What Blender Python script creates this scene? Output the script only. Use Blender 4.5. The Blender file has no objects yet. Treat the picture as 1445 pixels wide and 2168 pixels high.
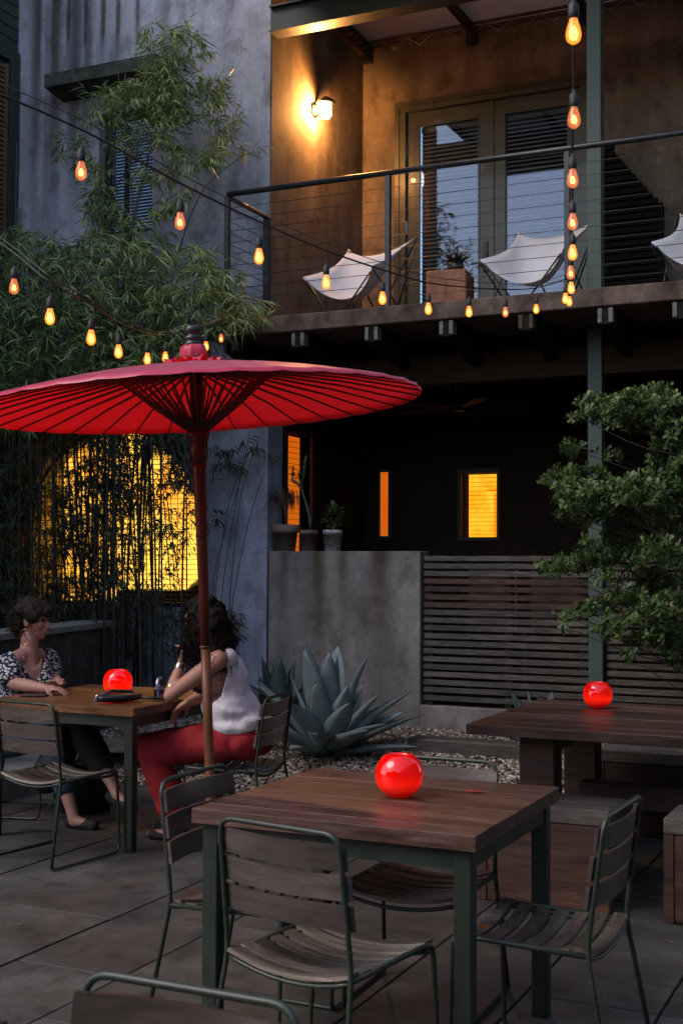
import bpy, bmesh, math, random
import numpy as np
from mathutils import Vector, Matrix
from mathutils.geometry import tessellate_polygon
from math import sin, cos, pi, radians, sqrt
random.seed(7); np.random.seed(7)
S = bpy.context.scene
COL = S.collection

# ------------------------------------------------------------------ camera, world, sun, exposure
YAW, PITCH, ROLL, FPX, EYE = radians(25.0), radians(2.35), radians(0.28), 2700.0, 1.5
fw = Vector((-sin(YAW)*cos(PITCH), cos(YAW)*cos(PITCH), sin(PITCH)))
rt = Vector((cos(YAW), sin(YAW), 0)); up = rt.cross(fw)
rt, up = rt*cos(ROLL)+up*sin(ROLL), up*cos(ROLL)-rt*sin(ROLL)
cd = bpy.data.cameras.new('camera'); cam = bpy.data.objects.new('camera', cd); COL.objects.link(cam)
cd.sensor_fit = 'VERTICAL'; cd.sensor_height = 36; cd.lens = FPX/2168*36; cd.clip_start = .05; cd.clip_end = 600
M = Matrix((rt, up, -fw)).transposed().to_4x4(); M.translation = Vector((0, 0, EYE)); cam.matrix_world = M
S.camera = cam
cd.dof.use_dof = True; cd.dof.focus_distance = 8.5; cd.dof.aperture_fstop = 9

EXPO = 1.4                      # exposure; the lamps and lit windows below are scaled to it
KE = 2**(1.35-EXPO)
SUN_EL, SUN_AZ = radians(46.0), radians(222)
world = bpy.data.worlds.new('World'); S.world = world; world.use_nodes = True
wn = world.node_tree.nodes; wl = world.node_tree.links; bg = wn['Background']
sky = wn.new('ShaderNodeTexSky'); sky.sky_type = 'NISHITA'; sky.sun_disc = False
sky.sun_elevation = SUN_EL; sky.sun_rotation = SUN_AZ; sky.ozone_density = 4.0; sky.air_density = 1.0; sky.dust_density = 1.0
tint = wn.new('ShaderNodeMix'); tint.data_type = 'RGBA'; tint.blend_type = 'MULTIPLY'; tint.inputs[0].default_value = 1
tint.inputs[7].default_value = (1.12, .955, .80, 1)
wl.new(sky.outputs[0], tint.inputs[6]); wl.new(tint.outputs[2], bg.inputs[0]); bg.inputs[1].default_value = .13
sd = bpy.data.lights.new('sun', 'SUN'); sun = bpy.data.objects.new('sun', sd); COL.objects.link(sun)
sd.energy = .7; sd.angle = radians(34); sd.color = (1, .92, .86)
sun.rotation_euler = Vector((sin(SUN_AZ), cos(SUN_AZ), math.tan(SUN_EL))).to_track_quat('Z', 'Y').to_euler()
S.view_settings.view_transform = 'Standard'; S.view_settings.look = 'None'; S.view_settings.exposure = EXPO; S.view_settings.gamma = 1
S.view_settings.use_curve_mapping = False
S.render.engine = 'CYCLES'
S.cycles.use_denoising = True
S.cycles.max_bounces = 6; S.cycles.sample_clamp_indirect = 4.0

# ------------------------------------------------------------------ surveying helpers (points of the place found along a bearing)
C0 = Vector((0, 0, EYE)); fh = Vector((-sin(YAW), cos(YAW), 0))
def ray(x, y): return fw+rt*((x-722.5)/FPX)-up*((y-1084)/FPX)
def PD(x, y, d): r = ray(x, y); return C0+r*(d/r.dot(fh))
def PV(x, y, v): r = ray(x, y); return C0+r*(v/r.y)
def PU(x, y, u): r = ray(x, y); return C0+r*(u/r.x)
def PZ(x, y, z): r = ray(x, y); return C0+r*((z-EYE)/r.z)

# ------------------------------------------------------------------ materials
def newmat(name):
    m = bpy.data.materials.new(name); m.use_nodes = True
    return m, m.node_tree.nodes, m.node_tree.links, m.node_tree.nodes['Principled BSDF']
def coords(n, l, stretch=(1, 1, 1), rand=True):
    tc = n.new('ShaderNodeTexCoord'); mp = n.new('ShaderNodeMapping'); mp.inputs['Scale'].default_value = stretch
    if rand:
        oi = n.new('ShaderNodeObjectInfo'); mu = n.new('ShaderNodeMath'); mu.operation = 'MULTIPLY'; mu.inputs[1].default_value = 57.0
        ad = n.new('ShaderNodeVectorMath'); ad.operation = 'ADD'
        l.new(oi.outputs['Random'], mu.inputs[0]); l.new(tc.outputs['Object'], ad.inputs[0]); l.new(mu.outputs[0], ad.inputs[1]); l.new(ad.outputs[0], mp.inputs[0])
    else: l.new(tc.outputs['Object'], mp.inputs[0])
    return mp
def noise(n, l, vec, scale, detail=6, rough=.6):
    t = n.new('ShaderNodeTexNoise'); t.inputs['Scale'].default_value = scale; t.inputs['Detail'].default_value = detail
    t.inputs['Roughness'].default_value = rough; l.new(vec.outputs[0], t.inputs['Vector']); return t
def ramp(n, l, fac, stops):
    r = n.new('ShaderNodeValToRGB'); e = r.color_ramp.elements
    while len(e) < len(stops): e.new(.5)
    for q, (p, c) in zip(e, stops): q.position = p; q.color = (*c, 1) if len(c) == 3 else c
    l.new(fac, r.inputs[0]); return r
def mixc(n, l, a, b, fac, mode='MIX'):
    x = n.new('ShaderNodeMix'); x.data_type = 'RGBA'; x.blend_type = mode
    for s, k in ((a, 6), (b, 7)):
        if hasattr(s, 'default_value') and hasattr(s, 'links'): l.new(s, x.inputs[k])
        else: x.inputs[k].default_value = (*s, 1)
    if isinstance(fac, (int, float)): x.inputs[0].default_value = fac
    else: l.new(fac, x.inputs[0])
    return x.outputs[2]
def bump(n, l, b, h, strength, dist=.01):
    q = n.new('ShaderNodeBump'); q.inputs['Strength'].default_value = strength; q.inputs['Distance'].default_value = dist
    l.new(h, q.inputs['Height']); l.new(q.outputs[0], b.inputs['Normal'])
def simple(name, c1, c2, scale=6, stretch=(1, 1, 1), rough=.6, bmp=.2, bscale=40, metal=0, dist=.004, spec=.5, coat=0, rand=True, hi=.7, lo=.3):
    m, n, l, b = newmat(name); mp = coords(n, l, stretch, rand)
    t = noise(n, l, mp, scale); r = ramp(n, l, t.outputs[0], [(lo, c1), (hi, c2)]); l.new(r.outputs[0], b.inputs['Base Color'])
    t2 = noise(n, l, mp, bscale, 4); bump(n, l, b, t2.outputs[0], bmp, dist)
    b.inputs['Roughness'].default_value = rough; b.inputs['Metallic'].default_value = metal
    b.inputs['Specular IOR Level'].default_value = spec; b.inputs['Coat Weight'].default_value = coat
    rr = n.new('ShaderNodeMapRange'); rr.inputs[3].default_value = max(0, rough-.12); rr.inputs[4].default_value = min(1, rough+.15)
    l.new(t.outputs[0], rr.inputs[0]); l.new(rr.outputs[0], b.inputs['Roughness'])
    return m
def wood(name, dark, mid, light, axis='X', rough=.5, fine=70, bmp=.35, spec=.4, knots=True):
    m, n, l, b = newmat(name)
    st = {'X': (.09, 1, 1), 'Y': (1, .09, 1), 'Z': (1, 1, .09)}[axis]
    mp = coords(n, l, st); st2 = {'X': (.35, 1, 1), 'Y': (1, .35, 1), 'Z': (1, 1, .35)}[axis]; mp2 = coords(n, l, st2)
    a = noise(n, l, mp, fine, 5, .65); c = noise(n, l, mp2, 5, 5, .6)
    r = ramp(n, l, a.outputs[0], [(.3, dark), (.5, mid), (.72, light)])
    r2 = ramp(n, l, c.outputs[0], [(.32, (.45, .45, .45)), (.68, (1.2, 1.15, 1.1))])
    col = mixc(n, l, r.outputs[0], r2.outputs[0], 1.0, 'MULTIPLY')
    oi = n.new('ShaderNodeObjectInfo'); mr = n.new('ShaderNodeMapRange'); mr.inputs[3].default_value = .72; mr.inputs[4].default_value = 1.2
    l.new(oi.outputs['Random'], mr.inputs[0]); hs = n.new('ShaderNodeHueSaturation'); l.new(mr.outputs[0], hs.inputs['Value']); l.new(col, hs.inputs['Color'])
    l.new(hs.outputs[0], b.inputs['Base Color'])
    rr = n.new('ShaderNodeMapRange'); rr.inputs[3].default_value = rough-.12; rr.inputs[4].default_value = rough+.18; l.new(c.outputs[0], rr.inputs[0]); l.new(rr.outputs[0], b.inputs['Roughness'])
    b.inputs['Specular IOR Level'].default_value = spec
    bump(n, l, b, a.outputs[0], bmp, .003); return m
def emis(name, c, s, c2=None, scale=3, stretch=(1, 1, 1)):
    m, n, l, b = newmat(name); n.remove(b); e = n.new('ShaderNodeEmission'); e.inputs[1].default_value = s*KE
    if c2:
        mp = coords(n, l, stretch, False); t = noise(n, l, mp, scale, 3); r = ramp(n, l, t.outputs[0], [(.35, c), (.65, c2)]); l.new(r.outputs[0], e.inputs[0])
    else: e.inputs[0].default_value = (*c, 1)
    l.new(e.outputs[0], n['Material Output'].inputs[0]); return m

def concrete(name, base, alt, streaks=(), stain=(.35, .33, .30), rough=.85, scale=1.6, vert=.25, dark_amt=1.0, cracks=True):
    """streaks: list of (u centre, half width, z where it starts, z where it fades out, strength) in the wall's own coordinates"""
    m, n, l, b = newmat(name); mp = coords(n, l, (1, 1, 1), False); mv = coords(n, l, (1, 1, vert), False)
    a = noise(n, l, mp, scale, 8, .65); c = noise(n, l, mv, 4.5, 6, .6); f = noise(n, l, mp, 26, 5, .7)
    col = ramp(n, l, a.outputs[0], [(.3, alt), (.68, base)]).outputs[0]
    r2 = ramp(n, l, c.outputs[0], [(.33, (.62, .62, .62)), (.6, (1.06, 1.06, 1.06))]).outputs[0]
    col = mixc(n, l, col, r2, .8, 'MULTIPLY')
    r3 = ramp(n, l, f.outputs[0], [(.3, (.8, .8, .8)), (.7, (1.1, 1.1, 1.1))]).outputs[0]; col = mixc(n, l, col, r3, .7, 'MULTIPLY')
    # cloudy trowel patches
    g = noise(n, l, coords(n, l, (1, 1, .7), False), 5.5, 3, .5); r4 = ramp(n, l, g.outputs[0], [(.36, (.66, .65, .64)), (.46, (1, 1, 1)), (.60, (1, 1, 1)), (.68, (1.28, 1.28, 1.32))]).outputs[0]
    col = mixc(n, l, col, r4, .8, 'MULTIPLY')
    if streaks:
        tc = n.new('ShaderNodeTexCoord'); sx = n.new('ShaderNodeSeparateXYZ'); l.new(tc.outputs['Object'], sx.inputs[0])
        wob = noise(n, l, coords(n, l, (1, 1, .5), False), 2.2, 4); fac = None
        def mt(op, *a_):
            q = n.new('ShaderNodeMath'); q.operation = op
            for i, v in enumerate(a_):
                if isinstance(v, (int, float)): q.inputs[i].default_value = v
                else: l.new(v, q.inputs[i])
            return q.outputs[0]
        wv = mt('MULTIPLY_ADD', wob.outputs[0], .05, -.025); ux = mt('ADD', sx.outputs[0], wv)
        for (u, w, z0, z1, s) in streaks:
            d = mt('DIVIDE', mt('ABSOLUTE', mt('SUBTRACT', ux, u)), w)
            e = mt('POWER', 2.718, mt('MULTIPLY', mt('POWER', d, 2.4), -1.0))
            mr = n.new('ShaderNodeMapRange'); mr.interpolation_type = 'SMOOTHSTEP'; l.new(sx.outputs[2], mr.inputs[0])
            mr.inputs[1].default_value = z1; mr.inputs[2].default_value = z0; mr.inputs[3].default_value = 0; mr.inputs[4].default_value = s
            k = mt('MULTIPLY', e, mr.outputs[0])
            fac = k if fac is None else mt('MAXIMUM', fac, k)
        fac = mt('MULTIPLY', fac, mt('MULTIPLY_ADD', c.outputs[0], 1.0, .72)); 
        q = n.new('ShaderNodeClamp'); l.new(fac, q.inputs[0])
        col = mixc(n, l, col, mixc(n, l, col, stain, 1.0, 'MULTIPLY'), q.outputs[0])
    if cracks:
        vo = n.new('ShaderNodeTexVoronoi'); vo.feature = 'DISTANCE_TO_EDGE'; vo.inputs['Scale'].default_value = .9
        wv_ = noise(n, l, mp, 3.0, 5, .7); ad = n.new('ShaderNodeMix'); ad.data_type = 'RGBA'; ad.blend_type = 'LINEAR_LIGHT'; ad.inputs[0].default_value = .35; l.new(mp.outputs[0], ad.inputs[6]); l.new(wv_.outputs['Color'], ad.inputs[7]); l.new(ad.outputs[2], vo.inputs['Vector'])
        rk = ramp(n, l, vo.outputs['Distance'], [(.0, (.55, .53, .5)), (.006, (1, 1, 1))]); col = mixc(n, l, col, rk.outputs[0], .8, 'MULTIPLY')
    l.new(col, b.inputs['Base Color']); b.inputs['Roughness'].default_value = rough; b.inputs['Specular IOR Level'].default_value = .25
    bump(n, l, b, f.outputs[0], .35, .006); return m

# wall streaks (rain stains that run down from the parapet), u positions along the wall
WS = [(-7.97, .045, 6.8, 5.2, .95), (-7.78, .035, 6.9, 5.9, 1), (-7.60, .03, 6.75, 6.2, 1), (-7.40, .03, 6.7, 6.22, 1), (-7.20, .03, 6.7, 6.22, 1),
      (-7.02, .028, 6.7, 6.22, .95), (-6.80, .025, 6.7, 6.25, .75), (-6.36, .02, 6.9, 6.5, .5),
      (-7.99, .07, 6.5, 3.6, .75), (-7.76, .075, 6.2, 4.2, .8), (-7.52, .09, 6.2, 4.6, .75), (-7.38, .06, 6.1, 4.8, .6),
      (-6.5, .06, 6.1, 4.9, .4), (-6.3, .05, 6.0, 5.2, .35), (-7.85, .06, 4.9, 3.7, .4)]
M_wall = concrete('painted_concrete', (.45, .45, .535), (.335, .335, .405), WS, stain=(.28, .245, .21), scale=1.4)
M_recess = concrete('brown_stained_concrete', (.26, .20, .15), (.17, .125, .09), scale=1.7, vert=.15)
M_lowwall = concrete('raw_concrete', (.32, .285, .25), (.20, .172, .148), [(-4.86, .07, 1.7, .2, .8), (-4.62, .05, 1.7, .5, .5), (-4.28, .09, 1.7, .1, .7), (-5.2, .05, 1.7, .3, .5)], stain=(.42, .33, .23), scale=2.2, vert=.3)
M_slab = concrete('weathered_slab', (.17, .115, .088), (.05, .034, .027), scale=7, vert=.6)
M_jend = simple('worn_painted_steel', (.05, .05, .042), (.17, .17, .15), rough=.7, scale=22)
M_lintel = concrete('mossy_lintel', (.09, .09, .075), (.035, .035, .032), scale=9, vert=1)
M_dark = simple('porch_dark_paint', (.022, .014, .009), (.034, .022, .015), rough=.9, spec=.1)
M_joist = simple('dark_joist_paint', (.006, .005, .004), (.012, .010, .008), rough=.8, spec=.15)
M_green = simple('green_steel', (.012, .018, .012), (.02, .027, .019), rough=.42, bmp=.08, spec=.5, scale=12)
M_greenpale = simple('pale_green_steel', (.055, .078, .062), (.075, .10, .08), rough=.5, bmp=.08, scale=8)
M_chairgreen = simple('olive_tube', (.020, .028, .019), (.038, .046, .034), rough=.38, bmp=.05, scale=20, metal=.2)
M_black = simple('black_steel', (.012, .013, .016), (.022, .024, .028), rough=.35, bmp=.05, scale=12)
M_rubber = simple('black_rubber', (.01, .01, .01), (.02, .019, .018), rough=.6, bmp=.1)
M_siding = simple('green_siding', (.020, .030, .024), (.032, .045, .036), rough=.6, stretch=(1, .2, 1), scale=14)
M_louvre = simple('brown_louvre', (.10, .045, .03), (.17, .08, .05), rough=.6)
M_doorframe = simple('olive_door_paint', (.060, .058, .032), (.085, .08, .046), rough=.35, bmp=.05, coat=.2)
M_blind = simple('cream_blind', (.28, .24, .18), (.34, .30, .24), rough=.6, bmp=.05)
M_table = wood('dining_table_wood', (.040, .019, .014), (.092, .046, .034), (.17, .098, .075), 'X', .36, bmp=.5)
M_table2 = wood('orange_lit_table_wood', (.09, .036, .014), (.22, .09, .035), (.34, .16, .07), 'X', .35)  # orange bulb glow on this tabletop is put into the wood colour
M_edge = wood('table_edge_wood', (.06, .018, .009), (.13, .04, .018), (.19, .065, .03), 'X', .5)
M_slat = wood('chair_slat_wood', (.07, .052, .042), (.125, .096, .078), (.20, .16, .135), 'X', .20, spec=1.0, fine=45)
M_slat_y = wood('chair_slat_back_wood', (.055, .041, .036), (.088, .067, .058), (.13, .102, .09), 'X', .30, spec=.8, fine=45)
M_fence = wood('weathered_fence_wood', (.05, .044, .036), (.11, .096, .080), (.19, .17, .145), 'X', .75, fine=90)
M_fence_b = wood('ruddy_fence_wood', (.035, .020, .014), (.075, .043, .032), (.12, .075, .058), 'X', .75, fine=90)
M_block = wood('rough_timber', (.020, .008, .005), (.060, .025, .014), (.11, .052, .030), 'X', .6, fine=30, bmp=.6)
M_greywood = wood('grey_timber', (.05, .042, .034), (.11, .092, .075), (.19, .165, .14), 'X', .7, fine=60)
M_cube = wood('burl_block', (.10, .04, .02), (.30, .12, .06), (.42, .20, .11), 'Z', .6, fine=14)
M_bamboo = wood('bamboo_pole', (.10, .034, .014), (.20, .072, .030), (.26, .11, .05), 'Z', .35, fine=30)
M_bamboo_red = wood('lacquered_pole', (.05, .008, .005), (.12, .018, .009), (.17, .035, .015), 'Z', .3, fine=30)
M_rib2 = simple('umbrella_bamboo_rib', (.08, .012, .008), (.15, .026, .016), rough=.6)
M_rib = simple('dark_brown_trim', (.020, .010, .008), (.04, .018, .014), rough=.6)
M_soil = simple('soil', (.010, .008, .006), (.024, .018, .013), rough=.95, scale=20, bmp=.6)
M_canvas = simple('white_canvas', (.62, .60, .62), (.72, .70, .71), rough=.85, bmp=.12, bscale=120)
M_clay = simple('clay_pot', (.14, .095, .072), (.28, .20, .155), rough=.85, scale=14)
M_clay_w = simple('whitewashed_pot', (.30, .27, .26), (.62, .58, .58), rough=.85, scale=30, lo=.38, hi=.5)
M_steelplate = simple('base_plate_steel', (.035, .024, .022), (.06, .045, .04), rough=.4, scale=14)
M_panel = simple('polycarbonate_roof', (.45, .38, .35), (.5, .43, .40), rough=.5, bmp=.03)
_n, _l = M_panel.node_tree.nodes, M_panel.node_tree.links; _t = _n.new('ShaderNodeBsdfTranslucent'); _t.inputs[0].default_value = (.5, .42, .40, 1); _m = _n.new('ShaderNodeMixShader'); _m.inputs[0].default_value = .35
_l.new(_n['Principled BSDF'].outputs[0], _m.inputs[1]); _l.new(_t.outputs[0], _m.inputs[2]); _l.new(_m.outputs[0], _n['Material Output'].inputs[0])
M_shelf = simple('pale_concrete_cap', (.17, .165, .15), (.26, .25, .235), rough=.85, scale=9)
M_ground = simple('earth', (.03, .025, .02), (.05, .042, .034), rough=.95, scale=4)

def paver_mat():
    m, n, l, b = newmat('stone_paver'); mp = coords(n, l); a = noise(n, l, mp, 2.2, 8, .62); f = noise(n, l, mp, 45, 5, .7); c = noise(n, l, mp, 7, 4, .55)
    col = ramp(n, l, a.outputs[0], [(.32, (.024, .0225, .020)), (.5, (.050, .047, .042)), (.68, (.088, .084, .077))]).outputs[0]
    col = mixc(n, l, col, ramp(n, l, f.outputs[0], [(.3, (.75, .75, .75)), (.7, (1.15, 1.15, 1.15))]).outputs[0], .7, 'MULTIPLY')
    col = mixc(n, l, col, ramp(n, l, c.outputs[0], [(.32, (.5, .47, .45)), (.45, (1, 1, 1)), (.58, (1, 1, 1)), (.70, (1.4, 1.34, 1.3))]).outputs[0], .9, 'MULTIPLY')
    oi = n.new('ShaderNodeObjectInfo'); mr = n.new('ShaderNodeMapRange'); mr.inputs[3].default_value = .82; mr.inputs[4].default_value = 1.15
    l.new(oi.outputs['Random'], mr.inputs[0]); hs = n.new('ShaderNodeHueSaturation'); l.new(mr.outputs[0], hs.inputs['Value']); l.new(col, hs.inputs['Color']); l.new(hs.outputs[0], b.inputs['Base Color'])
    rr = n.new('ShaderNodeMapRange'); rr.inputs[3].default_value = .5; rr.inputs[4].default_value = .8; l.new(a.outputs[0], rr.inputs[0]); l.new(rr.outputs[0], b.inputs['Roughness'])
    bump(n, l, b, f.outputs[0], .6, .006); return m
M_paver = paver_mat()

def leafmat(name, stops, rough=.5, trans=.25):
    m, n, l, b = newmat(name); g = n.new('ShaderNodeNewGeometry'); r = ramp(n, l, g.outputs['Random Per Island'], stops)
    l.new(r.outputs[0], b.inputs['Base Color']); b.inputs['Roughness'].default_value = rough
    tr = n.new('ShaderNodeBsdfTranslucent'); l.new(r.outputs[0], tr.inputs[0]); mx = n.new('ShaderNodeMixShader'); mx.inputs[0].default_value = trans
    l.new(b.outputs[0], mx.inputs[1]); l.new(tr.outputs[0], mx.inputs[2]); l.new(mx.outputs[0], n['Material Output'].inputs[0]); return m
M_bleaf = leafmat('bamboo_leaf', [(0, (.06, .10, .03)), (.45, (.18, .25, .075)), (.8, (.32, .39, .14)), (1, (.46, .45, .24))])
M_bleaf_d = leafmat('bamboo_leaf_shaded', [(0, (.018, .026, .012)), (.6, (.035, .048, .022)), (1, (.075, .085, .045))])  # bamboo leaf with the backlit shade put into its colour
M_tleaf = leafmat('shrub_leaf', [(0, (.028, .055, .014)), (.5, (.066, .118, .026)), (.9, (.12, .18, .04)), (1, (.12, .09, .045))])
M_dryleaf = leafmat('dry_leaf', [(0, (.12, .07, .05)), (1, (.32, .19, .15))])
M_succ = leafmat('succulent_leaf', [(0, (.02, .025, .012)), (1, (.05, .055, .03))], trans=.1)
M_culm_d = simple('bamboo_culm_shaded', (.012, .012, .007), (.030, .028, .016), rough=.6, scale=10)  # same culm darkened so stems stand as silhouettes; shade is in the colour
M_culm = simple('bamboo_culm', (.028, .034, .015), (.06, .065, .03), rough=.4, scale=10)
M_bark = simple('bark', (.018, .014, .010), (.035, .028, .022), rough=.9, scale=30, bmp=.5)
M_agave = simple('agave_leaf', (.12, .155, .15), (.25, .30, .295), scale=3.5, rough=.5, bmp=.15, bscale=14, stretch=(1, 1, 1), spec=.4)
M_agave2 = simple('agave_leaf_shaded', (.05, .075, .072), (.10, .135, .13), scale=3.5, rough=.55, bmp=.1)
M_skin1 = simple('skin_pale', (.36, .17, .125), (.44, .225, .165), scale=5, rough=.5, bmp=.06, bscale=90)
M_skin2 = simple('skin_tan', (.33, .155, .11), (.42, .21, .15), scale=5, rough=.5, bmp=.06, bscale=90)
M_hair = simple('dark_hair', (.004, .003, .0025), (.010, .007, .005), scale=30, stretch=(1, 1, .3), rough=.55, bmp=.8, bscale=70, dist=.01, spec=.12)
M_hair2 = simple('brown_hair', (.010, .007, .005), (.030, .021, .015), scale=26, stretch=(.4, 1, 1), rough=.6, bmp=.9, bscale=60, dist=.01, spec=.15)
M_tank = simple('white_cotton', (.66, .62, .66), (.76, .72, .76), scale=5, rough=.85, bmp=.5, bscale=9, dist=.02)
M_pants = simple('red_cotton', (.22, .006, .010), (.32, .012, .016), scale=7, rough=.85, bmp=.3, bscale=14, dist=.015)
M_jeans = simple('denim', (.02, .035, .07), (.04, .06, .11), scale=9, rough=.85, bmp=.3)
M_blackcloth = simple('black_cloth', (.008, .008, .009), (.018, .017, .018), rough=.8, bmp=.3, bscale=14)
M_leather = simple('black_leather', (.008, .008, .009), (.018, .018, .02), rough=.3, bmp=.4, bscale=22, dist=.01)
M_gold = simple('gold', (.5, .33, .14), (.6, .42, .2), rough=.25, metal=1, bmp=0)
M_silver = simple('silver', (.6, .6, .62), (.7, .7, .7), rough=.2, metal=1, bmp=0)

def blouse_mat():
    m, n, l, b = newmat('spotted_blouse'); mp = coords(n, l, (1, 1, 1.5), False)
    v = n.new('ShaderNodeTexVoronoi'); v.inputs['Scale'].default_value = 46; v.inputs['Randomness'].default_value = .8; l.new(mp.outputs[0], v.inputs[0])
    r = ramp(n, l, v.outputs['Distance'], [(.36, (.62, .60, .62)), (.46, (.012, .013, .03))]); l.new(r.outputs[0], b.inputs['Base Color'])
    b.inputs['Roughness'].default_value = .8; t = noise(n, l, mp, 8, 3); bump(n, l, b, t.outputs[0], .5, .02); return m
M_blouse = blouse_mat()

def umbrella_mat():
    m, n, l, b = newmat('red_oiled_cloth'); mp = coords(n, l, (1, 1, 1), False); t = noise(n, l, mp, 5, 7)
    r = ramp(n, l, t.outputs[0], [(.3, (.74, .045, .11)), (.7, (.86, .075, .17))]); gm = n.new('ShaderNodeNewGeometry'); under = mixc(n, l, r.outputs[0], (.42, .004, .008), gm.outputs['Backfacing']); l.new(under, b.inputs['Base Color'])  # sky sheen put into the pinker top colour, shade into the deep red underside
    b.inputs['Roughness'].default_value = .36; b.inputs['Specular IOR Level'].default_value = .75
    b.inputs['Sheen Weight'].default_value = .6; b.inputs['Sheen Roughness'].default_value = .45; b.inputs['Sheen Tint'].default_value = (1, .55, .8, 1)
    t2 = noise(n, l, mp, 40, 3); bump(n, l, b, t2.outputs[0], .15, .004)
    tr = n.new('ShaderNodeBsdfTranslucent'); tr.inputs[0].default_value = (.85, .002, .004, 1); mx = n.new('ShaderNodeMixShader'); mx.inputs[0].default_value = .42
    l.new(b.outputs[0], mx.inputs[1]); l.new(tr.outputs[0], mx.inputs[2]); l.new(mx.outputs[0], n['Material Output'].inputs[0]); return m
M_umb = umbrella_mat()

def glass_mat(name, tintc=(.9, .95, 1), rough=.02, trans=.75):
    m, n, l, b = newmat(name); n.remove(b); g = n.new('ShaderNodeBsdfGlossy'); g.inputs['Roughness'].default_value = rough; g.inputs[0].default_value = (.80, .84, 1, 1)
    t = n.new('ShaderNodeBsdfTransparent'); t.inputs[0].default_value = (*tintc, 1); mx = n.new('ShaderNodeMixShader'); mx.inputs[0].default_value = 1-trans
    fr = n.new('ShaderNodeFresnel'); fr.inputs[0].default_value = 1.5; mm = n.new('ShaderNodeMath'); mm.operation = 'ADD'; mm.inputs[1].default_value = 1-trans; l.new(fr.outputs[0], mm.inputs[0]); l.new(mm.outputs[0], mx.inputs[0])
    l.new(t.outputs[0], mx.inputs[1]); l.new(g.outputs[0], mx.inputs[2]); l.new(mx.outputs[0], n['Material Output'].inputs[0]); return m
M_doorglass = glass_mat('door_glass', (.8, .85, .9), .02, .96)
M_winglass = glass_mat('window_glass', (.5, .55, .6), .03, .80)
M_glass = glass_mat('clear_glass', (.96, .97, .97), .02, .93)
M_arch = emis('lit_room_amber', (1, .36, .03), .72, (1, .58, .08), 1.3)
M_amber = emis('lit_blind_orange', (.62, .10, .004), .42, (.55, .12, .005), 2)
M_yell = emis('lit_room_yellow', (1, .34, .010), .55, (1, .50, .03), 5)
M_yell2 = emis('lit_room_orange', (.75, .20, .006), .6)
M_fil = emis('bulb_filament', (1, .52, .12), 2.4)
M_fil_dim = emis('bulb_filament_dim', (1, .46, .09), 2.6)
M_sconce = emis('sconce_flame', (1, .62, .22), 22)
def bulbglass(name, ec, es, mixf):
    m, n, l, b = newmat(name); n.remove(b); e = n.new('ShaderNodeEmission'); e.inputs[0].default_value = (*ec, 1); e.inputs[1].default_value = es*KE
    t = n.new('ShaderNodeBsdfTransparent'); g = n.new('ShaderNodeBsdfGlossy'); g.inputs['Roughness'].default_value = .08
    a = n.new('ShaderNodeMixShader'); a.inputs[0].default_value = mixf; q = n.new('ShaderNodeMixShader'); q.inputs[0].default_value = .06
    l.new(t.outputs[0], a.inputs[1]); l.new(e.outputs[0], a.inputs[2]); l.new(a.outputs[0], q.inputs[1]); l.new(g.outputs[0], q.inputs[2]); l.new(q.outputs[0], n['Material Output'].inputs[0]); return m
M_bulb = bulbglass('bulb_glass_glowing', (1, .24, .015), 1.1, .5)
M_bulb_dim = bulbglass('bulb_glass_dim', (1, .22, .05), .70, .26)
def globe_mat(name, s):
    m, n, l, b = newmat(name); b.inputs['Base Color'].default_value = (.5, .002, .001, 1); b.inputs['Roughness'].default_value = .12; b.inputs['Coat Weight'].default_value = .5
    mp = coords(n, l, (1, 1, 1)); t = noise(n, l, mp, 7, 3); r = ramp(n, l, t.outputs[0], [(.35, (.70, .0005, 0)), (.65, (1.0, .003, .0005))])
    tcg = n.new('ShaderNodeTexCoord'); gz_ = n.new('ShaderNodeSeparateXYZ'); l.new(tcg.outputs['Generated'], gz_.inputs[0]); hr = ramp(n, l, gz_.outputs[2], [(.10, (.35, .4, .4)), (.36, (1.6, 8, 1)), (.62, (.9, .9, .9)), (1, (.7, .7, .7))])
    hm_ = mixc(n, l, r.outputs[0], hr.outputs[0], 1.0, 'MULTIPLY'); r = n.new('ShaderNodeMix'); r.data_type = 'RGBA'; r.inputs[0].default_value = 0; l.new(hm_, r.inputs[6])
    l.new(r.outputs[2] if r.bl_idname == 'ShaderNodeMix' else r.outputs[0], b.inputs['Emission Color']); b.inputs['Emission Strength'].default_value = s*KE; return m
M_globe = globe_mat('red_globe_glass', .24); M_globe_l = globe_mat('red_globe_glass_lit', .48)

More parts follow.
